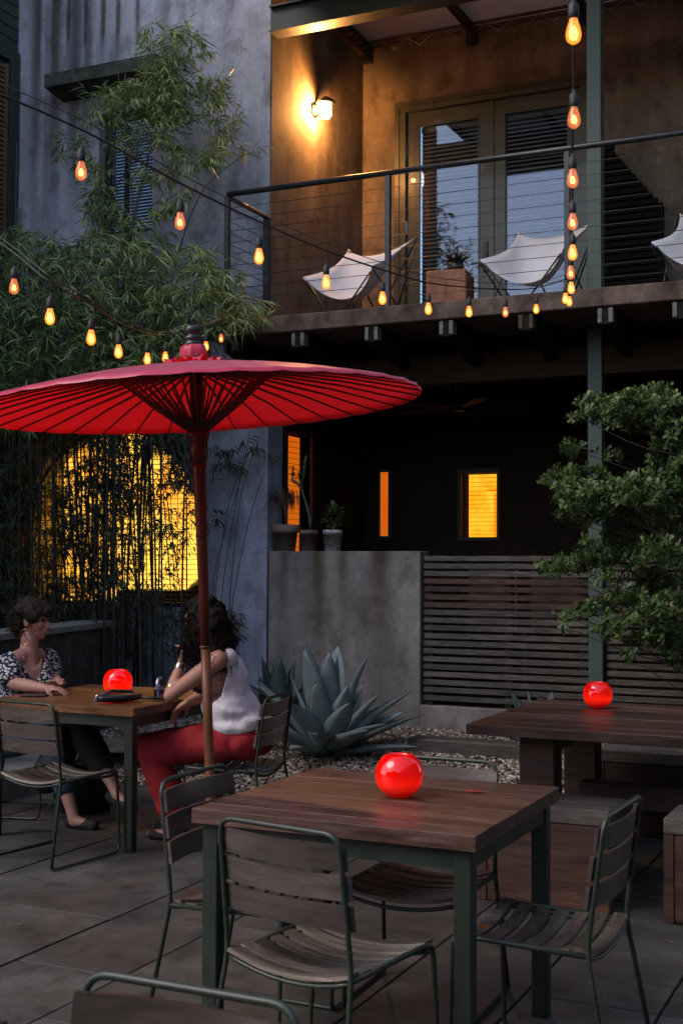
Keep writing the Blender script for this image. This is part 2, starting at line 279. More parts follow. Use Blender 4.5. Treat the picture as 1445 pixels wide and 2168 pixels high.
# ------------------------------------------------------------------ mesh building
class MB:
    def __init__(s): s.v = []; s.f = []; s.sm = []
    def add(s, v, f, smooth=False):
        o = len(s.v); s.v += [tuple(p) for p in v]; s.f += [tuple(i+o for i in q) for q in f]; s.sm += [smooth]*len(f); return s
    def box(s, x0, x1, y0, y1, z0, z1, mat=None, bev=0):
        if bev > 0 and min(x1-x0, y1-y0, z1-z0) > 2.2*bev:
            b = bev; P = []
            for sx in (0, 1):
                for sy in (0, 1):
                    for sz in (0, 1):
                        X, Y, Z = (x0, x1)[sx], (y0, y1)[sy], (z0, z1)[sz]; dx, dy, dz = (b, -b)[sx], (b, -b)[sy], (b, -b)[sz]
                        P += [(X, Y+dy, Z+dz), (X+dx, Y, Z+dz), (X+dx, Y+dy, Z)]
            bm = bmesh.new(); [bm.verts.new(p) for p in P]; bmesh.ops.convex_hull(bm, input=bm.verts); bm.verts.ensure_lookup_table()
            bmesh.ops.dissolve_limit(bm, angle_limit=.01, verts=bm.verts, edges=bm.edges)
            bm.verts.index_update(); v = [p.co.copy() for p in bm.verts]; f = [[q.index for q in fc.verts] for fc in bm.faces]; bm.free()
        else:
            v = [(x0, y0, z0), (x1, y0, z0), (x1, y1, z0), (x0, y1, z0), (x0, y0, z1), (x1, y0, z1), (x1, y1, z1), (x0, y1, z1)]
            f = [(0, 3, 2, 1), (4, 5, 6, 7), (0, 1, 5, 4), (1, 2, 6, 5), (2, 3, 7, 6), (3, 0, 4, 7)]
        if mat is not None: v = [mat @ Vector(p) for p in v]
        return s.add(v, f)
    def tube(s, pts, r, n=8, caps=True, flat=1.0):
        pts = [Vector(p) for p in pts]; N = len(pts); rs = r if isinstance(r, (list, tuple)) else [r]*N
        t = [(pts[min(i+1, N-1)]-pts[max(i-1, 0)]).normalized() for i in range(N)]
        a = Vector((0, 0, 1)) if abs(t[0].z) < .9 else Vector((1, 0, 0)); x = t[0].cross(a).normalized(); V = []; F = []
        for i in range(N):
            x = (x-t[i]*x.dot(t[i])).normalized(); y = t[i].cross(x)
            for k in range(n): V.append(pts[i]+(x*cos(2*pi*k/n)+y*sin(2*pi*k/n)*flat)*rs[i])
        for i in range(N-1):
            for k in range(n): F.append((i*n+k, i*n+(k+1) % n, (i+1)*n+(k+1) % n, (i+1)*n+k))
        s.add(V, F, True)
        if caps: o = len(s.v)-len(V); s.f += [tuple(o+k for k in range(n))[::-1], tuple(o+(N-1)*n+k for k in range(n))]; s.sm += [False, False]
        return s
    def lathe(s, prof, n=24, c=(0, 0, 0), wob=None):
        V = []; F = []
        for j, (r, z) in enumerate(prof):
            for k in range(n):
                a = 2*pi*k/n; rr = r*(1+(wob(a, j) if wob else 0)); V.append((c[0]+rr*cos(a), c[1]+rr*sin(a), c[2]+z))
        for j in range(len(prof)-1):
            for k in range(n): F.append((j*n+k, j*n+(k+1) % n, (j+1)*n+(k+1) % n, (j+1)*n+k))
        return s.add(V, F, True)
    def ball(s, c, r, n=12, m=8, rot=None):
        if not hasattr(r, '__len__'): r = (r, r, r)
        V = []; F = []
        for j in range(m+1):
            th = pi*j/m
            for k in range(n):
                p = Vector((r[0]*sin(th)*cos(2*pi*k/n), r[1]*sin(th)*sin(2*pi*k/n), r[2]*cos(th)))
                if rot is not None: p = rot @ p
                V.append(Vector(c)+p)
        for j in range(m):
            for k in range(n): F.append((j*n+k, (j+1)*n+k, (j+1)*n+(k+1) % n, j*n+(k+1) % n))
        return s.add(V, F, True)
    def prism(s, pts, ax, lo, hi):
        """polygon pts in the plane across axis ax, extruded lo..hi"""
        n = len(pts); P = lambda p, h: {'x': (h, p[0], p[1]), 'y': (p[0], h, p[1]), 'z': (p[0], p[1], h)}[ax]
        V = [P(p, lo) for p in pts]+[P(p, hi) for p in pts]
        F = [tuple(range(n)), tuple(range(2*n-1, n-1, -1))]+[(i, i+n, (i+1) % n+n, (i+1) % n) for i in range(n)]
        return s.add(V, F)
    def mesh(s, name):
        me = bpy.data.meshes.new(name); me.from_pydata(s.v, [], s.f); me.polygons.foreach_set('use_smooth', s.sm); me.update(); return me
def fixn(me):
    bm = bmesh.new(); bm.from_mesh(me); bmesh.ops.remove_doubles(bm, verts=bm.verts, dist=1e-5); bmesh.ops.recalc_face_normals(bm, faces=bm.faces); bm.to_mesh(me); bm.free()
WL = {}
def obj(name, mb, mat, parent=None, loc=None, rot=None, world=False, fix=True):
    me = mb.mesh(name) if isinstance(mb, MB) else mb
    if isinstance(mb, MB) and fix: fixn(me)
    if mat and not me.materials: me.materials.append(mat)
    o = bpy.data.objects.new(name, me); COL.objects.link(o)
    if parent: o.parent = parent
    if loc: o.location = loc
    if rot: o.rotation_euler = rot
    if world and parent: o.location = -WL.get(parent.name, Vector((0, 0, 0)))
    WL[o.name] = Vector((0, 0, 0)) if world else WL.get(parent.name, Vector())+Vector(o.location) if parent else Vector(o.location)
    return o
def tag(o, label=None, cat=None, group=None, kind=None):
    for k, v in (('label', label), ('category', cat), ('group', group), ('kind', kind)):
        if v: o[k] = v
    return o
def thing(name, label, cat, loc=(0, 0, 0), rz=0, group=None, kind=None):
    o = bpy.data.objects.new(name, None); COL.objects.link(o); o.location = loc; o.rotation_euler = (0, 0, rz); o.empty_display_size = .1
    WL[o.name] = Vector(loc); return tag(o, label, cat, group, kind)
def copy_tree(o, parent=None):
    c = o.copy(); COL.objects.link(c); c.parent = parent
    for ch in [q for q in o.children]: copy_tree(ch, c)
    return c
def rc(pts, r, n=5, closed=False):
    """round the corners of a polyline"""
    pts = [Vector(p) for p in pts]; out = []; N = len(pts)
    for i, p in enumerate(pts):
        if not closed and i in (0, N-1): out.append(p); continue
        a = pts[i-1]-p; b = pts[(i+1) % N]-p; k = min(r, a.length*.45, b.length*.45); A = p+a.normalized()*k; B = p+b.normalized()*k
        for j in range(n+1):
            t = j/n; out.append(A*(1-t)**2+p*2*t*(1-t)+B*t*t)
    if closed: out.append(out[0])
    return out
def holed(outer, holes, ax, lo, hi):
    """slab with openings; outer/holes are polygons across the axis"""
    polys = [[Vector((p[0], p[1], 0)) for p in q] for q in [outer]+holes]; tris = tessellate_polygon(polys)
    flat = [p for q in polys for p in q]; n = len(flat); P = lambda p, h: {'x': (h, p[0], p[1]), 'y': (p[0], h, p[1])}[ax]
    V = [P(p, lo) for p in flat]+[P(p, hi) for p in flat]; F = [tuple(t) for t in tris]+[tuple(i+n for i in t[::-1]) for t in tris]
    o = 0
    for q in polys:
        k = len(q); F += [(o+i, o+(i+1) % k, o+(i+1) % k+n, o+i+n) for i in range(k)]; o += k
    return MB().add(V, F)
def rect(a, b, c, d): return [(a, c), (b, c), (b, d), (a, d)]

def leaf_mesh(name, pos, axis, nrm, L, W, kind='lens'):
    """many separate small leaves in one mesh, numpy"""
    pos = np.array(pos, float); ax = np.array(axis, float); ax /= np.linalg.norm(ax, axis=1, keepdims=True)+1e-9
    nr = np.array(nrm, float); nr -= ax*np.sum(ax*nr, 1, keepdims=True); nr /= np.linalg.norm(nr, axis=1, keepdims=True)+1e-9
    sd_ = np.cross(ax, nr); L = np.array(L)[:, None, None]; W = np.array(W)[:, None, None]
    if kind == 'lens':
        T = np.array([(0, 0, 0), (.35, .5, .0), (.35, 0, -.10), (.35, -.5, .0), (1, 0, -.35)]); Fc = [(0, 1, 2), (0, 2, 3), (1, 4, 2), (2, 4, 3)]
    else:
        T = np.array([(0, 0, 0), (.35, .30, .03), (.4, 0, -.06), (.35, -.30, .03), (.75, .5, .02), (.78, 0, -.08), (.75, -.5, .02), (1, .0, -.12)])
        Fc = [(0, 1, 2), (0, 2, 3), (1, 4, 5), (1, 5, 2), (2, 5, 6), (2, 6, 3), (4, 7, 5), (5, 7, 6)]
    V = pos[:, None, :]+ax[:, None, :]*T[None, :, 0:1]*L+sd_[:, None, :]*T[None, :, 1:2]*W+nr[:, None, :]*T[None, :, 2:3]*L*.6
    N, k = len(pos), len(T); F = (np.array(Fc)[None]+(np.arange(N)*k)[:, None, None]).reshape(-1, 3)
    me = bpy.data.meshes.new(name); me.vertices.add(N*k); me.vertices.foreach_set('co', V.reshape(-1)); nf = len(F)
    me.loops.add(nf*3); me.loops.foreach_set('vertex_index', F.reshape(-1).astype(np.int32)); me.polygons.add(nf)
    me.polygons.foreach_set('loop_start', np.arange(0, nf*3, 3, dtype=np.int32)); me.update(calc_edges=True); me.validate(); return me

# ================================================================== SETTING
ground = obj('ground', MB().add([(-300, -300, -.06), (300, -300, -.06), (300, 300, -.06), (-300, 300, -.06)], [(0, 1, 2, 3)]), M_ground); ground['kind'] = 'structure'
patio = obj('patio', MB().box(-7.4, 1.9, .4, 7.33, -.05, -.018), M_soil); patio['kind'] = 'structure'
# stone pavers in strips that run towards the building, joints staggered
strips = [(-7.4, -6.45), (-6.45, -5.52), (-5.52, -5.03), (-5.03, -4.105), (-4.105, -3.175), (-3.175, -2.70), (-2.70, -1.80), (-1.80, -1.327), (-1.327, -.86), (-.86, .05), (.05, .98), (.98, 1.9)]
cuts = {(-4.105, -3.175): [.8, 2.0, 3.3, 4.54, 5.78, 6.75], (-3.175, -2.70): [1.2, 2.6, 3.92, 5.3, 6.6], (-2.70, -1.80): [.9, 2.2, 3.45, 4.66, 6.05], (-1.80, -1.327): [1.4, 2.8, 3.95, 5.165, 6.2], (-1.327, -.86): [.9, 2.1, 3.3, 4.38, 4.66, 5.9],
        (-.86, .05): [1.0, 2.3, 3.5, 4.66, 4.38, 5.9]}
for si, (a, b) in enumerate(strips):
    cs = sorted(set([.4]+cuts.get((a, b), [1.0+.37*(si % 3)+k*1.22 for k in range(5)])+[7.33])); g = .005
    for c, d in zip(cs, cs[1:]):
        if d-c < .05: continue
        dz = random.uniform(-.002, .002)
        obj('paver', MB().box(a+g, b-g, c+g, d-g, -.03, dz, bev=.0022), M_paver, patio)

def gz(u, v): return .0+.055*max(0, v-7.34)+.012*sin(u*3.1)*cos(v*2.7)
bed = MB(); nu, nv = 40, 16
V = [(-8.2+i*(8.6/nu), 7.34+j*(2.66/nv), gz(-8.2+i*8.6/nu, 7.34+j*2.66/nv)-.01) for j in range(nv+1) for i in range(nu+1)]
bed.add(V, [(j*(nu+1)+i, j*(nu+1)+i+1, (j+1)*(nu+1)+i+1, (j+1)*(nu+1)+i) for j in range(nv) for i in range(nu)], True)
bed_o = obj('gravel_bed', bed, M_soil); bed_o['kind'] = 'structure'
def gravel():
    N = 30000; u = np.random.uniform(-6.4, .2, N); v = 7.33+np.random.beta(1, 1, N)*2.6
    s = np.random.uniform(.007, .019, N); ico = bmesh.new(); bmesh.ops.create_icosphere(ico, subdivisions=1, radius=1)
    ico.verts.ensure_lookup_table(); T = np.array([p.co[:] for p in ico.verts]); ico.verts.index_update(); Fc = np.array([[q.index for q in f.verts] for f in ico.faces]); ico.free()
    sc = np.stack([s*np.random.uniform(.8, 1.6, N), s*np.random.uniform(.7, 1.2, N), s*np.random.uniform(.4, .8, N)], 1); an = np.random.uniform(0, 6.28, N)
    P = T[None]*sc[:, None, :]*np.random.uniform(.8, 1.2, (N, len(T), 1)); til = np.random.uniform(-.5, .5, N)[:, None]
    x = P[..., 0]; y = P[..., 1]; z = P[..., 2]+x*til; ca, sa = np.cos(an)[:, None], np.sin(an)[:, None]
    zz = .055*np.maximum(0, v-7.34)+.012*np.sin(u*3.1)*np.cos(v*2.7)
    V = np.stack([u[:, None]+x*ca-y*sa, v[:, None]+x*sa+y*ca, zz[:, None]+z+s[:, None]*.1+np.random.uniform(0, .008, N)[:, None]], -1)
    F = (Fc[None]+(np.arange(N)*len(T))[:, None, None]).reshape(-1, 3); me = bpy.data.meshes.new('gravel'); me.vertices.add(N*len(T)); me.vertices.foreach_set('co', V.reshape(-1))
    me.loops.add(len(F)*3); me.loops.foreach_set('vertex_index', F.reshape(-1).astype(np.int32)); me.polygons.add(len(F)); me.polygons.foreach_set('loop_start', np.arange(0, len(F)*3, 3, dtype=np.int32)); me.update(calc_edges=True)
    return me
m, n, l, b = newmat('pebbles'); g_ = n.new('ShaderNodeNewGeometry'); r_ = ramp(n, l, g_.outputs['Random Per Island'], [(0, (.09, .055, .035)), (.35, (.22, .155, .11)), (.7, (.34, .27, .205)), (1, (.55, .49, .42))])
l.new(r_.outputs[0], b.inputs['Base Color']); b.inputs['Roughness'].default_value = .7; M_peb = m
tag(obj('gravel', gravel(), M_peb), 'pale brown gravel covering the planting bed before the wall', 'gravel', kind='stuff')

# ================================================================== THE CONCRETE HOUSE
FV, BV, CU, LU = 9.96, 12.0, -5.37, -8.19         # front plane, recess back plane, corner, left end
house = thing('concrete_house', 'two storey concrete house with recessed balcony, arched lit window and open porch', 'house', (-4.5, 10.2, 0))
# front wall with the arch and the upper window
AC, AZ, AR = -7.07, 1.78, 1.0
arch = [(AC-AR, 1.10)]+[(AC-AR*cos(t), AZ+AR*sin(t)) for t in np.linspace(0, pi, 25)]+[(AC+AR, 1.10)]
upw = rect(-7.225, -6.615, 4.615, 5.80)
obj('front_wall', holed(rect(LU-.05, CU, -.1, 9.2), [arch, upw], 'y', FV, FV+.28), M_wall, house, world=True)
lin = obj('lintel', MB().prism([(FV-.30, 6.03), (FV+.02, 5.98), (FV+.02, 6.17), (FV-.30, 6.155)], 'x', -7.65, -6.40), M_lintel, house, world=True)
# upper window: frame, pane, slats
uw = obj('window', MB().box(-7.225, -6.615, FV+.10, FV+.15, 4.615, 4.66).box(-7.225, -6.615, FV+.10, FV+.15, 5.755, 5.80).box(-7.225, -7.17, FV+.10, FV+.15, 4.66, 5.755).box(-6.66, -6.615, FV+.10, FV+.15, 4.66, 5.755).box(-7.0, -6.97, FV+.102, FV+.15, 4.66, 5.755), M_black, house, world=True)
obj('pane', MB().box(-7.17, -6.66, FV+.125, FV+.13, 4.66, 5.755), M_winglass, uw, world=True)
sl = MB().box(-7.17, -6.66, -.017, .017, -.0015, .0015, Matrix.Rotation(radians(52), 4, 'X')).mesh('blind_slat')
for k in range(34): obj('blind_slat', sl, M_rib, uw).location = Vector((0, FV+.17, 4.69+k*.0315))-WL[uw.name]+Vector((0, 0, 0)) if False else Vector((0, FV+.17, 4.69+k*.0315))
# arched window
aw = MB(); aw.tube([(x, FV+.1, z) for x, z in arch], .025, 6); aw.box(AC-AR, AC+AR, FV+.05, FV+.15, 1.10, 1.14)
awo = obj('arched_window', aw, M_black, house, world=True)
def inside(z): return AR-.02 if z <= AZ else sqrt(max(0.0, (AR-.02)**2-(z-AZ)**2))
z = 1.16
while z < AZ+AR-.06:
    h = inside(z); obj('blind_slat', MB().box(AC-h, AC+h, FV+.13, FV+.165, z, z+.0045), M_rib, awo, world=True); z += .047
for x in (-.62, -.2, .25, .66): obj('blind_cord', MB().box(AC+x, AC+x+.004, FV+.17, FV+.174, 1.22, AZ+sqrt(AR**2-x*x)-.03), M_rib, awo, world=True)
# room behind it: glowing far wall, table and low furniture silhouettes
room = MB().box(AC-1.35, AC+1.3, FV+1.1, FV+1.12, .6, 3.2)
obj('lit_room_wall', room, M_arch, house, world=True)
obj('room_shell', MB().box(AC-1.4, AC-1.35, FV+.29, FV+1.1, .5, 3.25).box(AC+1.3, AC+1.35, FV+.29, FV+1.1, .5, 3.25).box(AC-1.35, AC+1.3, FV+.29, FV+1.1, 3.2, 3.25).box(AC-1.35, AC+1.3, FV+.29, FV+1.1, .5, .55), M_blind, house, world=True)
obj('room_furniture', MB().lathe([(.0, .0), (.24, .0), (.20, .06), (.12, .12), (.03, .17), (0, .17)], 20, (AC+.72, FV+.7, 1.24)).box(AC-.2, AC+1.25, FV+.45, FV+1.0, .6, 1.24).box(AC-1.3, AC-.2, FV+.7, FV+1.0, .6, 1.10), M_black, house, world=True)

# recess side wall (perpendicular) with the orange window, and back wall with the two small windows
ow = rect(10.30, 10.80, 1.62, 2.70)
obj('recess_side_wall', holed(rect(FV+.28, BV+.25, -.1, 9.2), [ow], 'x', CU-.22, CU), M_recess, house, world=True)
obj('corner_return', MB().box(CU-.22, CU+.004, FV+.02, FV+.29, 3.55, 6.95), M_recess, house, world=True)
nwn = rect(-5.152, -5.05, 1.79, 2.445); yw = rect(-4.272, -3.905, 1.775, 2.41)
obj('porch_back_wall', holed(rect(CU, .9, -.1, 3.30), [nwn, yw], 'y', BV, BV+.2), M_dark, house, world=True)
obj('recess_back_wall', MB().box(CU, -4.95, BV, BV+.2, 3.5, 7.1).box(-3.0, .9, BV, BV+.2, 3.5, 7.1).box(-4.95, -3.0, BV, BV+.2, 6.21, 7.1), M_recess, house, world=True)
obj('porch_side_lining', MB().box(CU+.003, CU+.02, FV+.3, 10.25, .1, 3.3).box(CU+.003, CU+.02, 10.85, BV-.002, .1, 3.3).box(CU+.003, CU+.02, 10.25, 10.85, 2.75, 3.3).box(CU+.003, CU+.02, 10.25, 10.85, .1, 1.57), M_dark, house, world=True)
owo = obj('window', MB().box(CU-.10, CU+.03, 10.25, 10.30, 1.57, 2.75).box(CU-.10, CU+.03, 10.80, 10.85, 1.57, 2.75).box(CU-.10, CU+.03, 10.30, 10.80, 2.70, 2.75), M_rib, house, world=True)
obj('lit_blind', MB().box(CU-.12, CU-.11, 10.30, 10.80, 1.62, 2.70), M_amber, owo, world=True)
for k in range(20): obj('blind_slat_edge', MB().box(CU-.108, CU-.102, 10.30, 10.80, 1.66+k*.052, 1.6635+k*.052), M_rib, owo, world=True)
nwo = obj('window', MB().box(-5.06, -5.02, BV-.03, BV+.03, 1.75, 2.49).box(-5.18, -5.152, BV-.03, BV+.03, 1.75, 2.49).box(-5.152, -5.06, BV-.03, BV+.03, 2.445, 2.49).box(-5.152, -5.06, BV-.03, BV+.03, 1.75, 1.79), M_rib, house, world=True)
obj('lit_blind', MB().box(-5.151, -5.06, BV-.012, BV-.004, 1.791, 2.444), M_amber, nwo, world=True)
ywo = obj('window', MB().box(-4.31, -4.272, BV-.03, BV+.03, 1.74, 2.45).box(-3.905, -3.87, BV-.03, BV+.03, 1.74, 2.45).box(-4.272, -3.905, BV-.03, BV+.03, 2.41, 2.45).box(-4.272, -3.905, BV-.03, BV+.03, 1.74, 1.775), M_rib, house, world=True)
for k in range(14): obj('blind_slat', MB().box(-4.272, -3.905, BV+.06, BV+.085, 1.80+k*.0435, 1.8025+k*.0435), M_rib, ywo, world=True)
obj('lit_room_wall', MB().box(-4.8, -3.5, BV+.9, BV+.92, 1.3, 2.9), M_yell, ywo, world=True)
obj('room_column', MB().lathe([(0, .62), (.13, .62), (.15, .59), (.15, 0), (0, 0)], 20, (-3.98, BV+.6, 1.62)).tube([(-4.02, BV+.6, 2.28), (-4.02, BV+.6, 2.8)], .006, 6).lathe([(.05, .03), (.20, 0)], 20, (-4.02, BV+.6, 2.27)), M_yell2, ywo, world=True)
obj('room_shell', MB().box(-4.85, -3.45, BV+.21, BV+.9, 2.9, 2.95).box(-4.85, -4.8, BV+.21, BV+.9, 1.3, 2.9).box(-3.5, -3.45, BV+.21, BV+.9, 1.3, 2.9), M_blind, ywo, world=True)
# porch floor, ends and ceiling
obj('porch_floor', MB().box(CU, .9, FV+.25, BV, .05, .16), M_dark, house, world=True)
obj('end_wall', MB().box(.9, 1.15, FV-.8, BV+.2, -.1, 9.2), M_recess, house, world=True)
# balcony slab
SE, ST, SB = 9.186, 3.535, 3.395
slab = MB(); n_ = 46; x0, x1 = CU-.03, .9
obj('balcony_slab', MB().box(x0, x1, SE, BV, SB, ST, bev=.008).box(CU-.22, CU-.03, SE, FV-.002, SB, ST, bev=.006), M_slab, house, world=True)
# joists: paired steel channels, tapered tails, pale end plates
for i, px_ in enumerate((487, 632, 787, 945, 1113, 1281, 1440)):
    u = PV(px_, 712, SE+.03).x; 
    J = MB().prism([(SE+.02, SB-.004), (BV-.05, SB-.004), (BV-.05, SB-.26), (SE+.75, SB-.26), (SE+.02, SB-.13)], 'x', u-.045, u+.045)
    j = obj('joist', J, M_joist, house, world=True)
    for q in (-.055, .025): obj('joist_end', MB().box(u+q, u+q+.030, SE+.012, SE+.10, SB-.115, SB-.012), M_slab if i in (0, 4) else M_jend, j, world=True)
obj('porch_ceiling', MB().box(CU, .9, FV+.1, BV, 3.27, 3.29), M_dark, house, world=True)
# beams and column
obj('porch_beam', MB().box(CU+.02, .9, FV-.03, FV+.09, 3.03, 3.225).box(CU+.02, .9, FV-.05, FV+.11, 3.225, 3.245).box(CU+.02, .9, FV-.05, FV+.11, 3.01, 3.03), simple('rusty_beam', (.028, .013, .007), (.045, .023, .012), rough=.8, scale=6, spec=.15), house, world=True)
obj('column', MB().box(-2.482, -2.369, FV-.058, FV+.055, .05, 3.39, bev=.004).box(-2.482, -2.369, FV-.058, FV+.055, 3.54, 7.0, bev=.004), M_greenpale, house, world=True)
obj('canopy_beam', MB().box(CU+.02, .9, FV-.03, FV+.05, 6.27, 6.48).box(CU+.02, .9, FV-.075, FV+.095, 6.48, 6.495).box(CU+.02, .9, FV-.075, FV+.095, 6.255, 6.27), M_green, house, world=True)
# canopy: rafters, purlins, translucent panels, wall ledger
for u in (-5.30, -4.16, -3.02, -1.88, -.74, .4):
    r = MB().box(u-.02, u+.02, 8.2, BV-.01, 6.86, 6.93).box(u-.04, u+.04, 8.2, BV-.01, 6.85, 6.86)
    ro = obj('rafter', r, M_rib, house, world=True)
    obj('rafter_bracket', MB().box(u-.05, u+.05, BV-.08, BV-.002, 6.72, 6.849), M_black, ro, world=True)
for k, (a, b) in enumerate(((-5.30, -4.16), (-4.16, -3.02), (-3.02, -1.88), (-1.88, -.74), (-.74, .4))):
    for c, d in ((8.2, FV-.6), (FV-.597, FV+.55), (FV+.553, BV-.03)):
        obj('roof_panel', MB().box(a+.004, b-.004, c, d, 6.935, 6.95), M_panel, house, world=True)
obj('sky_block_fascia', MB().box(-5.35, .9, 8.14, 8.195, 6.62, 6.97), M_green, house, world=True)  # unseen fascia on the lengthened roof, added to cut sky from door reflections
obj('ledger', MB().box(CU, .9, BV-.05, BV-.002, 6.86, 6.90).box(CU, .9, BV-.09, BV-.05, 6.905, 6.925), M_louvre, house, world=True)
zz = MB(); pts = [(CU+.1+i*.14, BV-.06, 6.90 if i % 2 else 6.80) for i in range(44)]; zz.tube(pts, .004, 5); obj('truss_wire', zz, M_silver, house, world=True)
obj('side_ledger', MB().box(CU, CU+.05, FV+.05, BV-.05, 6.80, 6.84), M_louvre, house, world=True)
for k in range(12): obj('ledger_rung', MB().box(CU+.05, CU+.14, FV+.5+k*.12, FV+.53+k*.12, 6.81, 6.835), M_louvre, house, world=True)
# upper back wall facing the sky above the roof line
obj('upper_wall', MB().box(CU, 1.15, BV-.004, BV+.24, 7.1, 9.2), M_wall, house, world=True)

# French doors
DB, DT = ST, 6.20
def door_leaf(a, b, name='door'):
    d = MB().box(a, a+.125, BV+.03, BV+.075, DB, DT-.06).box(b-.125, b, BV+.03, BV+.075, DB, DT-.06).box(a+.125, b-.125, BV+.03, BV+.075, DT-.2, DT-.06).box(a+.125, b-.125, BV+.03, BV+.075, DB, DB+.28)
    o = obj(name, d, M_doorframe, house, world=True)
    obj('pane', MB().box(a+.125, b-.125, BV+.05, BV+.056, DB+.28, DT-.2), M_doorglass, o, world=True)
    obj('glazing_bead', MB().box(a+.125, a+.14, BV+.02, BV+.049, DB+.28, DT-.2).box(b-.14, b-.125, BV+.02, BV+.049, DB+.28, DT-.2).box(a+.14, b-.14, BV+.02, BV+.049, DT-.215, DT-.2), M_doorframe, o, world=True)
    me = MB().box(a+.13, b-.13, -.022, .022, -.0015, .0015, Matrix.Rotation(radians(38), 4, 'X')).mesh('blind_slat'); me.materials.append(M_blind)
    zz_ = DB+.31
    while zz_ < DT-.24:
        q = obj('blind_slat', me, None, o); q.location = (0, BV+.115, zz_); zz_ += .043
    obj('blind_headrail', MB().box(a+.13, b-.13, BV+.095, BV+.14, DT-.25, DT-.205), M_blind, o, world=True)
    return o
fr = obj('door_frame', MB().box(-4.95, -4.885, BV-.02, BV+.1, DB, DT).box(-3.065, -3.0, BV-.02, BV+.1, DB, DT).box(-4.885, -3.065, BV-.02, BV+.1, DT-.055, DT).box(-5.0, -2.95, BV-.035, BV-.004, DT, DT+.05).box(-5.0, -4.95, BV-.035, BV-.004, DB, DT).box(-3.0, -2.95, BV-.035, BV-.004, DB, DT), M_doorframe, house, world=True)
d1 = door_leaf(-4.883, -3.977); d2 = door_leaf(-3.972, -3.067)
obj('astragal', MB().box(-4.0, -3.95, BV+.012, BV+.03, DB, DT-.06), M_doorframe, d1, world=True)
obj('handle', MB().box(-4.06, -4.015, BV+.005, BV+.03, 4.42, 4.72).tube([(-4.04, BV+.02, 4.5), (-4.04, BV-.03, 4.5), (-4.17, BV-.03, 4.5)], .010, 6), M_black, d1, world=True)
for z_ in (4.0, 4.9, 5.7): obj('hinge', MB().box(-4.895, -4.875, BV+.015, BV+.03, z_, z_+.11), M_silver, d1, world=True)
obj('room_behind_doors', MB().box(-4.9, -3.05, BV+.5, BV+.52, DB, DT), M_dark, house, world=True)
# dark louvred screen at the right end of the balcony
sc_ = thing('louvred_screen', 'dark louvred screen with a slanting top standing at the back of the balcony', 'screen', (-2.2, 11.8, ST))
z_ = ST+.02
while z_ < 5.42:
    lim = -2.76+max(0, (5.42-z_)/1.19)*.97 if z_ > 4.85 else -2.29+.02
    lim = min(lim, -2.29)
    obj('louvre', MB().box(-2.85, max(lim, -2.70), 11.80, 11.84, z_, z_+.045, ), M_joist, sc_, world=True); z_ += .062
obj('post', MB().box(-2.29, -2.25, 11.79, 11.86, ST, 4.85), M_joist, sc_, world=True); obj('post', MB().box(-2.90, -2.85, 11.79, 11.86, ST, 5.46), M_joist, sc_, world=True)
obj('backing', MB().prism([(-2.88, ST), (-2.27, ST), (-2.27, 4.83), (-2.72, 5.42), (-2.88, 5.45)], 'y', 11.86, 11.88), M_dark, sc_, world=True)
# wall lamp on the recess side wall
wl_ = thing('wall_lamp', 'glowing caged bulkhead lamp high on the brown side wall of the balcony', 'lamp', (CU, 10.84, 5.86))
obj('back_plate', MB().lathe([(0, 0), (.06, 0), (.06, .02), (.03, .03)], 16, (0, 0, 0)), M_green, wl_, rot=(0, radians(90), 0))
obj('bracket', MB().tube(rc([(.02, 0, .02), (.13, 0, .10), (.13, 0, .075)], .04), .014, 8), M_green, wl_)
obj('cap', MB().lathe([(0, .11), (.03, .108), (.06, .085), (.085, .07), (.09, .045), (.075, .045), (0, .06)], 20, (.13, 0, 0)), M_doorframe, wl_)
obj('glass_jar', MB().lathe([(.050, .044), (.054, .0), (.054, -.07), (.042, -.095), (.0, -.105)], 20, (.13, 0, 0)), bulbglass('jar_glass', (1, .72, .32), 4.5, .75), wl_)
obj('bulb', MB().ball((.13, 0, -.035), (.03, .03, .045)), M_sconce, wl_)
cg = MB()
for k in range(6): a = k*pi/3; cg.tube([(.13+.07*cos(a), .07*sin(a), .045), (.13+.07*cos(a), .07*sin(a), -.08), (.13+.02*cos(a), .02*sin(a), -.115)], .0035, 5)
cg.lathe([(.068, -.03), (.072, -.026), (.068, -.022)], 20, (.13, 0, 0)); obj('cage', cg, M_doorframe, wl_)
pl = bpy.data.lights.new('lamp_light', 'POINT'); plo = bpy.data.objects.new('lamp_light', pl); COL.objects.link(plo); plo.location = (CU+.07, 10.81, 5.84); pl.energy = 88*KE; plo['label'] = 'light of the wall lamp'; pl.color = (1, .42, .11); pl.shadow_soft_size = .02
# spotlight under the balcony
sp = thing('eave_spotlight', 'tiny lit round spotlight hanging under the left end of the balcony slab', 'spotlight', (-5.40, 9.75, 3.33))
obj('housing', MB().lathe([(0, .10), (.02, .10), (.03, .03), (.045, 0), (.042, -.002)], 16), M_black, sp, rot=(radians(-24), 0, radians(25)))
obj('lens', MB().lathe([(0, .004), (.041, .004)], 16), emis('spot_lens', (1, .45, .03), 2.2), sp, rot=(radians(-24), 0, radians(25)))
